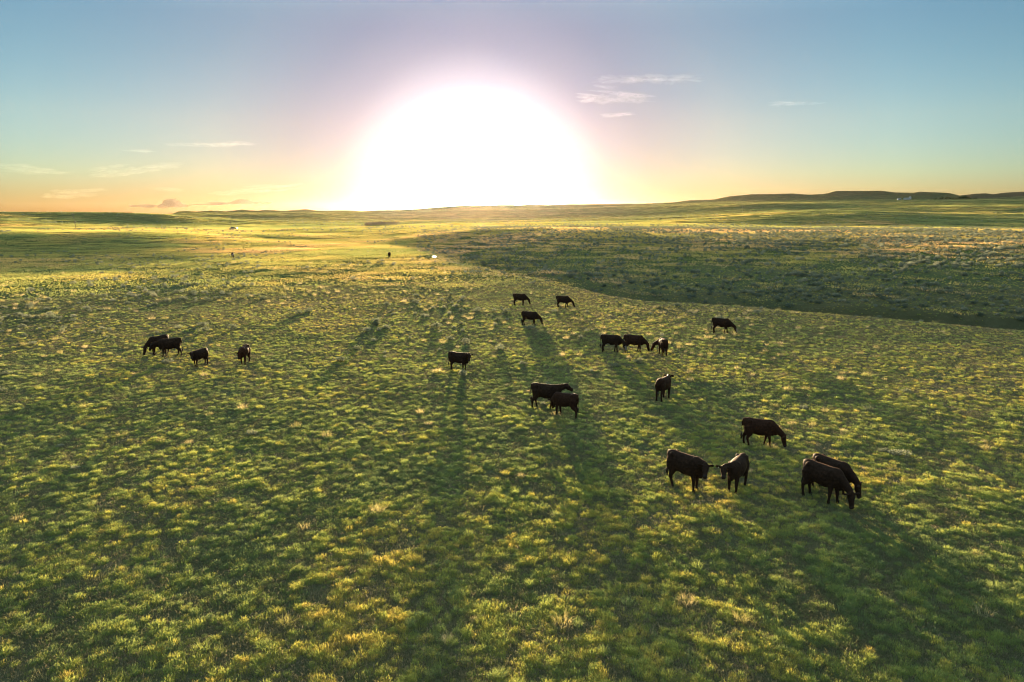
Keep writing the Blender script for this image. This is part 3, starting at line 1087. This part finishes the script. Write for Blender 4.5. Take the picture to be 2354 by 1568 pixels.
GRAZE = dict(poll=(1.17, .0, .56), muzzle=(1.32, .0, .14))
COWS = [
    dict(label='black cow on the far left grazing at the left end of a close pair', hind=(384, 811), fore=(353, 816), poll=(1.15, .05, .58), muzzle=(1.30, .08, .16), legs=(.04, -.05, 0, .05), size=1.12, seed=1),
    dict(label='black cow on the far left walking with lowered head in front of a grazing cow', hind=(415, 823), fore=(377, 816.5), poll=(1.20, -.05, .86), muzzle=(1.46, -.04, .52), legs=(.10, -.12, -.16, .12), size=1.10, seed=2, tail=-.10, yaw=174),
    dict(label='black cow on the left with raised head, between walking cow and flare-reddened one', hind=(478, 837.5), fore=(447, 845.5), poll=(.95, .16, 1.10), look=(.75, 0), legs=(.04, -.06, .04, -.04), size=.95, seed=3),
    dict(label='flare-reddened dark cow on the left facing the viewer alone with its head lowered', hind=(569, 832), fore=(559, 839), poll=(1.06, -.05, .92), look=(.95, -.2), legs=(.10, -.12, .08, -.06), size=1.02, seed=4, red=1.0, yaw=-108),  # red of the lens flare is put into this hide colour
    dict(label='brown-black cow standing alone near the middle, side on with its face to the viewer', hind=(1040, 851.5), fore=(1065, 852.8), poll=(.94, -.16, 1.10), look=(.75, 0), legs=(.03, -.05, -.10, .16), size=1.02, seed=5, yaw=-22),
    dict(label='small dark cow grazing farthest back in the group below the sun, head towards the right', hind=(1184.5, 702.5), fore=(1200, 701), **GRAZE, legs=(.04, -.08, .02, -.06), size=1.08, seed=6, yaw=-4),
    dict(label='dark cow grazing by itself on the right of the farthest pair, neck stretched low', hind=(1284, 707.4), fore=(1301, 707.4), poll=(1.22, 0, .54), muzzle=(1.42, 0, .14), legs=(.14, -.12, -.02, .10), size=1.08, seed=7, yaw=-4),
    dict(label='dark cow grazing head down in pale sagebrush, nearest of the three below the sun', hind=(1205, 749), fore=(1225, 748), **GRAZE, legs=(.10, -.10, .06, -.10), size=1.08, seed=8, tail=.06, yaw=-2),
    dict(label='black cow with white belly patch and muzzle, at the left of a row of three', hind=(1389, 810.3), fore=(1412, 808.3), poll=(1.12, -.08, .60), muzzle=(1.26, -.20, .20), legs=(-.12, .10, .04, -.06), size=1.08, seed=9, white_face=1, white_belly=1, tail=.02, yaw=2),
    dict(label='dark brown cow grazing in the middle of a row of three', hind=(1441, 811), fore=(1466, 808.8), poll=(1.12, -.04, .60), muzzle=(1.26, -.08, .18), legs=(-.10, .12, .08, -.08), size=1.08, seed=10, red=.45, yaw=2),
    dict(label='brown cow seen from behind at the right end of a row of three', hind=(1526, 819.5), fore=(1520, 815), poll=(1.00, .48, .60), muzzle=(1.06, .66, .20), legs=(.04, -.04, -.02, .06), size=1.04, seed=11, red=.55, yaw=103),
    dict(label='black cow with white face and belly grazing alone on the right below the creek rim', hind=(1640.5, 767.2), fore=(1668, 766.3), poll=(1.24, -.03, .56), muzzle=(1.46, -.06, .20), legs=(.16, -.12, .06, -.02), size=1.10, seed=12, white_face=1, white_belly=1, yaw=-2),
    dict(label='dark cow seen from behind, head raised, alone right of the middle', hind=(1514, 923), fore=(1531, 916), poll=(1.02, .14, 1.08), muzzle=(1.38, .22, .92), legs=(-.02, .04, .02, -.02), size=1.05, seed=13, red=.3, yaw=66),
    dict(label='large dark cow side on with its head stretched right, behind a smaller overlapping cow', hind=(1232, 938), fore=(1266, 938.5), poll=(1.20, .08, 1.12), muzzle=(1.50, .26, .92), legs=(.10, -.14, .10, -.12), size=1.10, seed=14, tail=.03, yaw=-6),
    dict(label='dark brown cow turned away to the left with its head hidden, overlapping a larger cow', hind=(1325, 962.5), fore=(1282, 954), poll=(1.02, -.28, .66), muzzle=(1.06, -.44, .24), legs=(.06, -.06, -.18, -.02), size=1.02, seed=15, red=.4, fat=1.05, yaw=155),
    dict(label='reddish-black cow grazing with dry grass before its face, above the two staring cows', hind=(1714, 1024), fore=(1763, 1027.5), poll=(1.18, -.04, .55), muzzle=(1.30, -.10, .13), legs=(-.12, .12, -.06, .14), size=1.04, seed=16, red=.5),
    dict(label='black cow standing broadside in the right foreground, its face turned to the viewer', hind=(1543, 1113), fore=(1598, 1130), poll=(.98, -.16, 1.04), look=(.62, 0), legs=(-.02, .05, -.12, .14), size=1.12, seed=17),
    dict(label='black cow facing the viewer head on with wide ears and a white ear tag', hind=(1706, 1112), fore=(1678, 1138), poll=(1.02, -.20, 1.04), look=(.62, 0), legs=(.06, -.06, .0, .04), size=1.04, seed=18, tagged=1, yaw=-108),
    dict(label='black cow grazing in front in the overlapping pair at the lower right', hind=(1850, 1137), fore=(1917, 1160), poll=(1.14, -.05, .56), muzzle=(1.26, -.12, .12), legs=(.10, -.08, .02, -.06), size=1.12, seed=19),
    dict(label='black cow grazing behind its partner in the overlapping pair at the lower right', hind=(1869, 1118), fore=(1937, 1142), poll=(1.10, .02, .58), muzzle=(1.20, .06, .14), legs=(.04, -.06, .06, -.04), size=1.08, seed=20),
    dict(label='tiny white-faced dark cow facing the viewer far off on the left plain', hind=(534.5, 592.8), fore=(535.5, 594.3), poll=(1.04, 0, .85), look=(.9, 0), legs=(.02, -.04, .0, .04), size=1.06, seed=21, white_face=2, vox=.035, yaw=-93),
    dict(label='tiny dark cow far off on the plain left of the creek pool', hind=(895, 592), fore=(894.5, 593), poll=(1.05, .1, .80), muzzle=(1.24, .16, .40), legs=(0, 0, 0, 0), size=1.0, seed=22, vox=.035, yaw=-100),
]
for c_ in COWS:
    build_cow(c_)

# ---------------------------------------------------------------- sagebrush


def sage_mesh(seed, pale=False):
    r = np.random.default_rng(seed)
    V = []; F = []
    lobes = []
    nl = 4 + seed % 4
    for k_ in range(nl):
        a = r.random() * 6.28; q = .23 * r.random() ** .5
        lobes.append((math.cos(a) * q, math.sin(a) * q * .8, .14 + .12 * r.random(), .13 + .11 * r.random()))
    for k_ in range(330):
        lx, ly, lz, lr = lobes[r.integers(0, nl)]
        d = r.normal(size=3); d /= np.linalg.norm(d)
        rr = lr * (.62 + .45 * r.random())
        p = np.array([lx + d[0] * rr, ly + d[1] * rr, max(.02, lz + d[2] * rr * .85)])
        g = np.array([d[0] * .6, d[1] * .6, abs(d[2]) + .35]) + r.normal(size=3) * .25
        g /= np.linalg.norm(g)
        sde = np.cross(g, r.normal(size=3)); sde /= np.linalg.norm(sde)
        L_ = .045 + .045 * r.random(); W_ = .012 + .010 * r.random()
        b0 = len(V)
        V += [tuple(p - sde * W_), tuple(p + sde * W_), tuple(p + g * L_ + sde * W_ * .5), tuple(p + g * L_ - sde * W_ * .5)]
        F.append((b0, b0 + 1, b0 + 2, b0 + 3))
    for k_ in range(22):     # woody stems
        lx, ly, lz, lr = lobes[r.integers(0, nl)]
        p = np.array([r.normal() * .04, r.normal() * .04, 0.0]); q = np.array([lx, ly, lz]) + r.normal(size=3) * .06
        sde = np.array([q[1] - p[1], p[0] - q[0], 0]); sde = sde / (np.linalg.norm(sde) + 1e-6) * .007
        b0 = len(V)
        V += [tuple(p - sde), tuple(p + sde), tuple(q + sde * .5), tuple(q - sde * .5)]
        F.append((b0, b0 + 1, b0 + 2, b0 + 3))
    return mesh_np('sagebrush', V, F)


sage_inst = []
for s in range(6):
    me = sage_mesh(500 + s); me.materials.append(M_sage); sage_inst.append(me)
sage_single = []
for s in range(8):
    me = sage_mesh(520 + s); me.materials.append(M_sage_i); sage_single.append(me)
C_sage = proto_collection('sage', sage_inst)

# where sage grows: patches on the near plain left of the middle, and thickly on the far slope
az_rows = azs[:len(AZ_F)]


def beyond_rim(x, y):
    a = np.arctan2(x, y); d = np.hypot(x, y)
    rd = np.interp(a, az_rows, ROW_D[3][:len(AZ_F)])
    return (d > rd + 6) & (a > ray(960, 580)[0])


x, y, d = sample_fan(46000, 30, 420, .75)
a_ = np.arctan2(x, y)
far_side = beyond_rim(x, y)
patch = .6 * fbm(x / 26, y / 26, 81, 3) + .4 * fbm(x / 7, y / 7, 83, 2)
left_w = np.clip((.22 - a_) / .5, 0, 1)
p_near = np.clip((patch - .50) * 7, 0, 1) * .65 * (.06 + .34 * left_w) * np.clip((d - 34) / 60, 0.02, 1)
p_far = np.clip((patch - .33) * 4, .14, 1) * .85 * np.clip((d - 60) / 80, .3, 1)
keep = rng.random(len(x)) < np.where(far_side, p_far, p_near)
x, y, d, fs = x[keep], y[keep], d[keep], far_side[keep]
sc_ = (.55 + 1.05 * rng.random(len(x)) ** 1.6) * np.where(fs, 1.15, 1.0)
order = np.argsort(-(sc_ / d))
print('sage', len(x))
head_, rest_ = order[:292], order[292:]
for i in head_:
    o = bpy.data.objects.new('sagebrush', sage_single[int(rng.integers(0, 8))])
    COL.objects.link(o)
    o.location = (x[i], y[i], hz(x[i], y[i]))
    s_ = float(sc_[i])
    o.rotation_euler = (0, 0, rng.random() * 6.28)
    o.scale = (s_ * (.9 + .4 * rng.random()), s_, s_ * (.65 + .3 * rng.random()))
    if fs[i]:
        tag(o, 'small grey-green sagebrush bush on the shaded slope beyond the creek draw', 'shrub', 'sagebrush on the slope beyond the creek')
    else:
        tag(o, 'small grey-green sagebrush bush among the sunlit grass of the near plain', 'shrub', 'sagebrush on the near plain')
special = [(2063, 1046, 1.25, 'pale sagebrush bush standing out in open grass above the nearest grazing pair'),
           (2030, 1040, .85, 'lower pale sagebrush bush just left of the palest bush on the right'),
           (1850, 942, .95, 'pale sagebrush bush right of the reddish grazing cow'),
           (2086, 905, .8, 'pale sagebrush bush near the right edge above the open grass'),
           (1255, 887, 1.0, 'bluish sagebrush bush right behind the large standing cow'),
           (14, 862, 1.2, 'pale sagebrush bush at the left edge level with the left cattle'),
           (385, 836, 1.5, 'wide sagebrush clump at the feet of the walking cow on the left'),
           (1215, 757, 1.7, 'pale sagebrush clump in front of the cow grazing below the sun')]
for X, Y, s_, lab in special:
    px, py = at(X, Y)
    o = bpy.data.objects.new('sagebrush', sage_single[int(rng.integers(0, 8))])
    COL.objects.link(o)
    o.location = (px, py, hz(px, py)); o.rotation_euler = (0, 0, rng.random() * 6.28); o.scale = (s_ * 1.1, s_ * .9, s_ * .6)
    tag(o, lab, 'shrub')
i = rest_
scatter('far_sagebrush', *finish(x[i], y[i], sc_[i], rng.random(len(i)), 6), C_sage, 'hundreds of grey-green sagebrush bushes dotting the slope and plain in the distance', 'shrubs')
x, y, d = sample_fan(9000, 420, 1500, 1.0)
kp = rng.random(len(x)) < np.clip((fbm(x / 60, y / 60, 91, 3) - .45) * 5, 0, 1)
scatter('distant_sagebrush', *finish(x[kp], y[kp], 1.2 + 1.2 * rng.random(kp.sum()), rng.random(kp.sum()), 6), C_sage, 'sagebrush specks across the distant flats', 'shrubs')

# ---------------------------------------------------------------- utility poles
M_wood = simple_mat('weathered pole wood', (.20, .165, .135), .9, nscale=3, var=.3, bump=.3)
M_glass = simple_mat('insulator', (.55, .52, .48), .25)


def utility_pole(X, Y, h, dmin, label, lean=0.0):
    px, py = at(X, Y, dmin)
    root = empty('utility_pole', (px, py, hz(px, py) - .1))
    root.rotation_euler = (0, lean, .3)
    tag(root, label, 'pole')
    b = bmesh.new(); tube(b, [(0, 0, 0), (0, 0, h * .5), (0, 0, h)], [.17, .145, .11], 10)
    obj('post', bm_mesh('post', b, True), M_wood, root)
    b = bmesh.new(); add_box(b, (0, -.15, h - .45), (2.1, .11, .13))
    ca = obj('crossarm', bm_mesh('crossarm', b), M_wood, root)
    for k_ in (-.9, 0.0, .9):
        b = bmesh.new(); z0 = h - .385 if k_ else h
        tube(b, [(k_, -.15 if k_ else 0, z0), (k_, -.15 if k_ else 0, z0 + .10), (k_, -.15 if k_ else 0, z0 + .2)], [.035, .07, .03], 8)
        obj('insulator', bm_mesh('insulator', b, True), M_glass, root)
    return root


utility_pole(175, 527.5, 9.3, 400, 'leaning pale utility pole at the far left beyond the dirt track', -.08)
utility_pole(531.5, 526.5, 8.6, 400, 'utility pole standing directly behind the parked car', -.03)
utility_pole(850, 512.5, 7.6, 600, 'faint utility pole behind the wooden corral')
utility_pole(1705.5, 488.5, 13, 700, 'pale utility pole on the green rise at the foot of the right hills')
utility_pole(1921, 480, 12, 900, 'faint utility pole on the right, left of the far farmhouse')
utility_pole(2099, 476, 12, 1000, 'faint utility pole below the far farmhouse')

# ---------------------------------------------------------------- corral windbreak
M_board = simple_mat('weathered corral boards', (.30, .225, .185), .9, nscale=2.2, var=.3, bump=.3)
M_board2 = simple_mat('paler corral boards', (.40, .31, .26), .9, nscale=2.2, var=.3, bump=.3)
cx0, cy0 = at(838, 518.6, 560)
cx1, cy1 = at(886, 517.2, 560)
dcor = math.hypot(cx0, cy0)
cx1, cy1 = cx1 * dcor / math.hypot(cx1, cy1) * 1.01, cy1 * dcor / math.hypot(cx1, cy1) * 1.01
ccr = empty('corral', (cx0, cy0, hz(cx0, cy0)))
tag(ccr, 'weathered wooden corral with a boarded windbreak side out on the far plain', 'corral')


def fence_run(ax, ay, bx, by, solid, hgt=2.6):
    L_ = math.hypot(bx - ax, by - ay); n_ = max(2, int(round(L_ / 2.6)))
    ux, uy = (bx - ax) / L_, (by - ay) / L_
    yaw = math.atan2(uy, ux)
    R = Matrix.Rotation(yaw, 3, 'Z')
    for k_ in range(n_ + 1):
        q = L_ * k_ / n_
        wx_, wy_ = ax + ux * q, ay + uy * q
        zz = hz(wx_, wy_)
        b = bmesh.new(); tube(b, [(0, 0, -.2), (0, 0, hgt * .5), (0, 0, hgt + .15)], [.11, .10, .09], 7)
        obj('post', bm_mesh('post', b, True), M_board, ccr, (wx_ - cx0, wy_ - cy0, zz - hz(cx0, cy0)))
    for k_ in range(n_):
        q0 = L_ * k_ / n_; mid = L_ / n_
        wx_, wy_ = ax + ux * (q0 + mid / 2), ay + uy * (q0 + mid / 2)
        zz = hz(wx_, wy_) - hz(cx0, cy0)
        b = bmesh.new()
        if solid:
            nb = 12
            for j in range(nb):
                xo = (j + .5) / nb * mid - mid / 2
                add_box(b, R @ Vector((xo, -.14, hgt / 2 + random.uniform(-.05, .06))), (.17, .03, hgt - .15), R)
            nm_ = 'board_panel'
        else:
            for j in range(5):
                add_box(b, R @ Vector((0, -.13, .35 + j * (hgt - .5) / 4)), (mid + .1, .04, .15), R)
            for j in range(3):
                add_box(b, R @ Vector(((j - 1) * mid * .3, -.18, hgt / 2)), (.12, .04, hgt), R)
            nm_ = 'rail_panel'
        obj(nm_, bm_mesh(nm_, b), M_board if solid else M_board2, ccr, (wx_ - cx0, wy_ - cy0, zz))


ex1, ey1 = at(913, 515.2, 560)
k2 = (dcor + 14) / math.hypot(ex1, ey1)
ex1, ey1 = ex1 * k2, ey1 * k2
fence_run(cx0, cy0, cx1, cy1, True)
fence_run(cx1, cy1, ex1, ey1, False)
fence_run(cx0, cy0, cx0 + 1.5, cy0 + 22, False, 2.2)
fence_run(cx0 + 1.5, cy0 + 22, ex1, ey1 + 12, False, 2.2)

# ---------------------------------------------------------------- parked car
M_paint = simple_mat('silver car paint', (.16, .17, .18), .3, .5, 2, .03)
M_glassd = simple_mat('car glass', (.02, .025, .03), .08)
M_tyre = simple_mat('tyre', (.02, .02, .02), .9)
M_rim = simple_mat('wheel rim', (.4, .4, .42), .3, .9)
M_lampc = simple_mat('headlight', (.7, .7, .68), .1)
kx, ky = at(536.5, 527.2, 400)
car = empty('parked_car', (kx, ky, hz(kx, ky) + .05), .05)
tag(car, 'small silver car parked on the dirt track under a utility pole', 'car')


def profile_prism(bm, prof, w, inset=0.0, top_in=.0, ymax=1.0):
    """side profile (x,z) extruded across y, narrowing with height"""
    L1 = []; R1 = []
    zs = [p[1] for p in prof]; z0, z1 = min(zs), max(zs)
    for x_, z_ in prof:
        k_ = 1 - top_in * (z_ - z0) / (z1 - z0)
        L1.append(bm.verts.new((x_, w / 2 * k_, z_))); R1.append(bm.verts.new((x_, -w / 2 * k_, z_)))
    n_ = len(prof)
    bm.faces.new(L1); bm.faces.new(R1[::-1])
    for i in range(n_):
        j = (i + 1) % n_
        bm.faces.new((L1[j], L1[i], R1[i], R1[j]))


b = bmesh.new()
profile_prism(b, [(-2.25, .35), (-2.3, .75), (-2.15, .95), (-1.1, 1.0), (1.0, .98), (2.0, .86), (2.28, .70), (2.3, .35)], 1.8, top_in=.08)
bmesh.ops.bevel(b, geom=b.edges[:], offset=.05, segments=2, affect='EDGES')
obj('body', bm_mesh('body', b, True), M_paint, car)
b = bmesh.new()
profile_prism(b, [(-1.75, .97), (-1.15, 1.40), (.15, 1.42), (1.05, .97)], 1.58, top_in=.22)
obj('window', bm_mesh('window', b), M_glassd, car)
b = bmesh.new()
profile_prism(b, [(-1.2, 1.395), (-.5, 1.46), (0, 1.455), (.25, 1.40)], 1.26, top_in=.1)
bmesh.ops.bevel(b, geom=b.edges[:], offset=.015, segments=1, affect='EDGES')
obj('roof', bm_mesh('roof', b, True), M_paint, car)
for xw in (-1.4, 1.4):
    for s in (-1, 1):
        b = bmesh.new()
        loft(b, [((xw, s * .70, .33), (.33, 0, 0), (0, 0, .33)), ((xw, s * .92, .33), (.33, 0, 0), (0, 0, .33))], 18)
        wh = obj('wheel', bm_mesh('wheel', b), M_tyre, car)
        b = bmesh.new()
        loft(b, [((xw, s * .90, .33), (.2, 0, 0), (0, 0, .2)), ((xw, s * .935, .33), (.19, 0, 0), (0, 0, .19))], 14)
        obj('rim', bm_mesh('rim', b), M_rim, wh)
for s in (-1, 1):
    b = bmesh.new(); ell(b, (2.25, s * .62, .68), (.06, .16, .08))
    obj('headlight', bm_mesh('headlight', b, True), M_lampc, car)

# ---------------------------------------------------------------- farmstead and shelterbelt far right
M_white = simple_mat('white farm paint', (.5, .51, .52), .6, nscale=.5, var=.06)
M_roof = simple_mat('grey farm roof', (.30, .31, .33), .6, .2, .5, .1)
M_win = simple_mat('dark window glass', (.02, .025, .03), .1)
M_door = simple_mat('barn door', (.20, .16, .13), .8)


def farm_house(X, Y, L_, W_, H_, RH, yaw, label, nwin=3, name='farmhouse', cat='house', wallm=None):
    px, py = at(X, Y, 2000)
    root = empty(name, (px, py, hz(px, py) - .5), yaw)
    tag(root, label, cat)
    b = bmesh.new()
    pr = [(-W_ / 2, 0), (-W_ / 2, H_), (0, H_ + RH), (W_ / 2, H_), (W_ / 2, 0)]
    A = [b.verts.new((-L_ / 2, p[0], p[1])) for p in pr]; B = [b.verts.new((L_ / 2, p[0], p[1])) for p in pr]
    b.faces.new(A); b.faces.new(B[::-1])
    for i_ in range(5):
        j = (i_ + 1) % 5
        b.faces.new((A[j], A[i_], B[i_], B[j]))
    obj('wall', bm_mesh('wall', b), wallm or M_white, root)
    b = bmesh.new()
    sl = math.atan2(RH, W_ / 2); ln = math.hypot(RH, W_ / 2) + .5
    for s in (-1, 1):
        R = Matrix.Rotation(-s * sl, 3, 'X')
        add_box(b, (0, s * (W_ / 4 + .05), H_ + RH / 2 + .12), (L_ + .8, ln, .18), R)
    obj('roof', bm_mesh('roof', b), M_roof, root)
    for i_ in range(nwin):
        b = bmesh.new(); add_box(b, (-L_ / 2 + L_ * (i_ + .5) / nwin, -W_ / 2 - .03, H_ * .55), (1.3, .1, 1.5))
        obj('window', bm_mesh('window', b), M_win, root)
    b = bmesh.new(); add_box(b, (L_ * .03, -W_ / 2 - .05, 1.15), (1.2, .12, 2.3))
    obj('door', bm_mesh('door', b), M_door, root)
    return root


farm_house(2091, 458.3, 10, 9, 9, 5.5, 1.2, 'tall white farmhouse at the foot of the far mesa')
farm_house(2083, 459.3, 22, 11, 4.5, 3.5, .2, 'long low white farm building left of the tall farmhouse', 5, 'farm_building', 'building')
farm_house(2066, 460, 11, 9, 4, 3, -.2, 'small grey outbuilding farthest left in the far farmstead', 2, 'farm_shed', 'shed', M_roof)
M_treeleaf = leaf_material('shelterbelt leaves', [(0, (.02, .035, .014)), (.5, (.032, .05, .018)), (1, (.05, .065, .025))], .35, attr=False)
M_bark = simple_mat('bark', (.07, .05, .04), .9)


def tree_meshes(seed):
    r = np.random.default_rng(seed)
    V = []; F = []
    lobes = [(r.normal() * 1.9, r.normal() * 1.9, 4.0 + r.random() * 4.2, 1.5 + r.random() * 1.2) for _ in range(9)]
    for k_ in range(1500):
        lx, ly, lz, lr = lobes[r.integers(0, 9)]
        d_ = r.normal(size=3); d_ /= np.linalg.norm(d_)
        p = np.array([lx, ly, lz]) + d_ * lr * r.random() ** .35
        u_ = r.normal(size=3); u_ /= np.linalg.norm(u_); w_ = np.cross(u_, r.normal(size=3)); w_ /= np.linalg.norm(w_)
        q = .16 + .12 * r.random(); b0 = len(V)
        V += [tuple(p - u_ * q - w_ * q * .6), tuple(p + u_ * q - w_ * q * .6), tuple(p + u_ * q + w_ * q * .6), tuple(p - u_ * q + w_ * q * .6)]
        F.append((b0, b0 + 1, b0 + 2, b0 + 3))
    crown = mesh_np('crown', V, F); crown.materials.append(M_treeleaf)
    b = bmesh.new()
    tube(b, [(0, 0, -.3), (.1, 0, 2.2), (0, .1, 5.5)], [.30, .22, .09], 8)
    for lx, ly, lz, lr in lobes[:5]:
        tube(b, [(.05, .03, 2.3), (lx * .5, ly * .5, lz * .7 + .5), (lx, ly, lz)], [.13, .09, .04], 6)
    trunk = bm_mesh('trunk', b, True); trunk.materials.append(M_bark)
    return crown, trunk


trees = [tree_meshes(900 + s) for s in range(3)]
for i_ in range(15):
    X = 2152 + i_ * 6.6 + random.uniform(-2.5, 2.5)
    px, py = at(X, 459.3 - .05 * (i_ % 4), 2200)
    root = empty('shelterbelt_tree', (px, py, hz(px, py)), random.random() * 6)
    s_ = random.uniform(.7, 1.15) * (1.3 if i_ in (9, 10) else 1)
    root.scale = (s_ * 1.3, s_ * 1.3, s_)
    tag(root, 'dark bushy tree in the shelterbelt at the right foot of the far mesa', 'tree', 'trees in the far shelterbelt')
    cr, tr = trees[i_ % 3]
    obj('crown', cr, None, root); obj('trunk', tr, None, root)

# ---------------------------------------------------------------- clouds: thin bodies of ice haze far off
def cloud_material(name, col, dens, anis):
    m, t = new_mat(name)
    v = nn(t, 'ShaderNodeVolumePrincipled')
    v.inputs['Color'].default_value = tuple(col) + (1,)
    v.inputs['Density'].default_value = dens
    v.inputs['Anisotropy'].default_value = anis
    o = nn(t, 'ShaderNodeOutputMaterial'); t.links.new(v.outputs[0], o.inputs['Volume'])
    return m


M_cirrus = cloud_material('cirrus ice', (1, .94, .88), .000028, .5)
M_cumulus = cloud_material('low cumulus', (.30, .25, .20), .005, .0)  # dark tint stands in for the shade of thick backlit cloud
CD = 20000.0


def cloud(streaks, mat, label, seed, name='cirrus_cloud', depth=260.0, n_=12, thick=1.0):
    """streaks: (X0,Y0,X1,Y1,half height px) in units of the photo; body at about 20 km"""
    r = random.Random(seed)
    X0, Y0, X1, Y1, _ = streaks[0]
    a, s = ray((X0 + X1) / 2, (Y0 + Y1) / 2)
    C = Vector((math.sin(a) * CD, math.cos(a) * CD, CAM_H + s * CD))
    root_mesh = bmesh.new()
    for X0, Y0, X1, Y1, hh in streaks:
        pa, sa = ray(X0, Y0); pb, sb_ = ray(X1, Y1)
        d0 = CD + r.uniform(-900, 900)
        A = Vector((math.sin(pa) * d0, math.cos(pa) * d0, CAM_H + sa * d0)) - C
        d1 = CD + r.uniform(-900, 900)
        B = Vector((math.sin(pb) * d1, math.cos(pb) * d1, CAM_H + sb_ * d1)) - C
        ph = hh / FOC * CD
        K = 26
        ax_ = (B - A).normalized()
        u_ = Vector((0, 0, 1)); v_ = ax_.cross(u_).normalized(); u_ = v_.cross(ax_).normalized()
        rings = []
        ph1, ph2 = r.random() * 6, r.random() * 6
        for i_ in range(K):
            t_ = i_ / (K - 1)
            env = max(.02, math.sin(math.pi * min(1, max(0, t_ ** .8)))) ** .8
            w_ = env * (1 + .35 * math.sin(t_ * 17 + ph1) + .25 * math.sin(t_ * 41 + ph2)) * r.uniform(.75, 1.2)
            c_ = A.lerp(B, t_) + u_ * ph * (.5 * math.sin(t_ * 5 + ph2) + .25 * math.sin(t_ * 13 + ph1))
            rings.append((c_, v_ * max(20, depth * w_ * thick), u_ * max(4, ph * w_)))
        loft(root_mesh, rings, 10)
    o = obj(name, bm_mesh(name, root_mesh, True), mat, None, C)
    tag(o, label, 'cloud')
    return o


def wisps(X0, Y0, X1, Y1, n_, hh, seed, spread=3.0, slant=0.0):
    r = random.Random(seed)
    out = []
    for k_ in range(n_):
        c = r.uniform(.15, .85); l = r.uniform(.25, .75) / 2
        a = max(0, c - l); b_ = min(1, c + l)
        oy = r.gauss(0, spread)
        out.append((lerp(X0, X1, a), lerp(Y0, Y1, a) + oy, lerp(X0, X1, b_), lerp(Y0, Y1, b_) + oy + slant + r.gauss(0, spread * .3), hh * r.uniform(.4, 1.2)))
    return out


cloud(wisps(1360, 184, 1630, 180, 14, 2.6, 1, 4.5), M_cirrus, 'long wispy streak of cirrus highest on the right of the sun', 11)
cloud(wisps(1320, 222, 1510, 230, 20, 3.0, 2, 7), M_cirrus, 'broad feathery cirrus patch right of the sun, middle of three stacked there', 12)
cloud(wisps(1392, 267, 1448, 262, 9, 2.4, 3, 1.8), M_cirrus, 'small bright cirrus tuft lowest right of the sun', 13)
cloud(wisps(1765, 240, 1900, 237, 10, 1.7, 4, 1.2), M_cirrus, 'thin single cirrus streak on the right part of the sky', 14)
cloud(wisps(382, 333, 600, 331, 12, 2.0, 5, 1.6), M_cirrus, 'long flat cirrus streak left of the sun, highest on the left', 15)
cloud(wisps(282, 346, 352, 349, 7, 1.7, 6, 1.6), M_cirrus, 'short cirrus wisp at the left below the long flat streak', 16)
cloud(wisps(195, 402, 430, 380, 22, 2.8, 7, 5.0), M_cirrus, 'sloping feathery cirrus bank on the left half of the sky', 17)
cloud(wisps(-30, 380, 170, 400, 14, 2.2, 8, 7.0), M_cirrus, 'faint cirrus bands at the left edge of the sky', 18)
cloud(wisps(480, 445, 700, 428, 20, 2.8, 9, 4.0), M_cirrus, 'bright cirrus streak slanting down to the left just over the left horizon', 19)
cloud(wisps(362, 434, 410, 437, 7, 2.2, 10, 1.6), M_cirrus, 'small oval wisp over the low dark clouds on the left', 20)
cloud(wisps(90, 447, 295, 440, 12, 2.6, 11, 4.0), M_cirrus, 'pale veil low in the sky at the far left', 21)


def cumulus(lumps, label, seed):
    r = random.Random(seed)
    X0, Y0, _, _ = lumps[0]
    a, s = ray(X0, Y0)
    C = Vector((math.sin(a) * CD, math.cos(a) * CD, CAM_H + s * CD))
    bm = bmesh.new()
    for X, Y, rx, ry in lumps:
        for k_ in range(7):
            xx = X + r.gauss(0, rx * .45); yy = Y + r.gauss(0, ry * .3)
            a, s = ray(xx, yy)
            d_ = CD + r.uniform(-300, 300)
            p = Vector((math.sin(a) * d_, math.cos(a) * d_, CAM_H + s * d_)) - C
            q = r.uniform(.35, .75)
            ell(bm, p, (rx / FOC * CD * q, 250 * q, ry / FOC * CD * q))
    o = obj('low_cloud', bm_mesh('low_cloud', bm, True), M_cumulus, None, C)
    return tag(o, label, 'cloud')


cumulus([(398, 469, 18, 10), (375, 472, 14, 5), (330, 474, 22, 3), (415, 472, 12, 5)], 'small dark lumpy cloud low over the left horizon, left one of two', 5)
cumulus([(552, 464, 20, 6), (590, 467, 30, 3.5), (510, 468, 30, 3.5), (470, 470, 22, 2.5)], 'long dark flat-bottomed cloud low over the left horizon, right one of two', 6)

# ---------------------------------------------------------------- haze
hb = bmesh.new()
HZ0, HZ1 = float(Z.min()) - 12, float(Z.max()) + 8
add_box(hb, (0, 0, (HZ0 + HZ1) / 2), (26000, 26000, HZ1 - HZ0))
haze = obj('haze', bm_mesh('haze', hb))
hm, ht = new_mat('evening haze')
hv = nn(ht, 'ShaderNodeVolumePrincipled')
hv.inputs['Color'].default_value = (1.0, .84, .72, 1)
hv.inputs['Density'].default_value = 3.2e-6
hv.inputs['Anisotropy'].default_value = .84
ho = nn(ht, 'ShaderNodeOutputMaterial')
ht.links.new(hv.outputs[0], ho.inputs['Volume'])
haze.data.materials.append(hm)
tag(haze, 'thin warm evening haze lying over the prairie', 'haze', kind='stuff')
print('haze z', HZ0, HZ1)
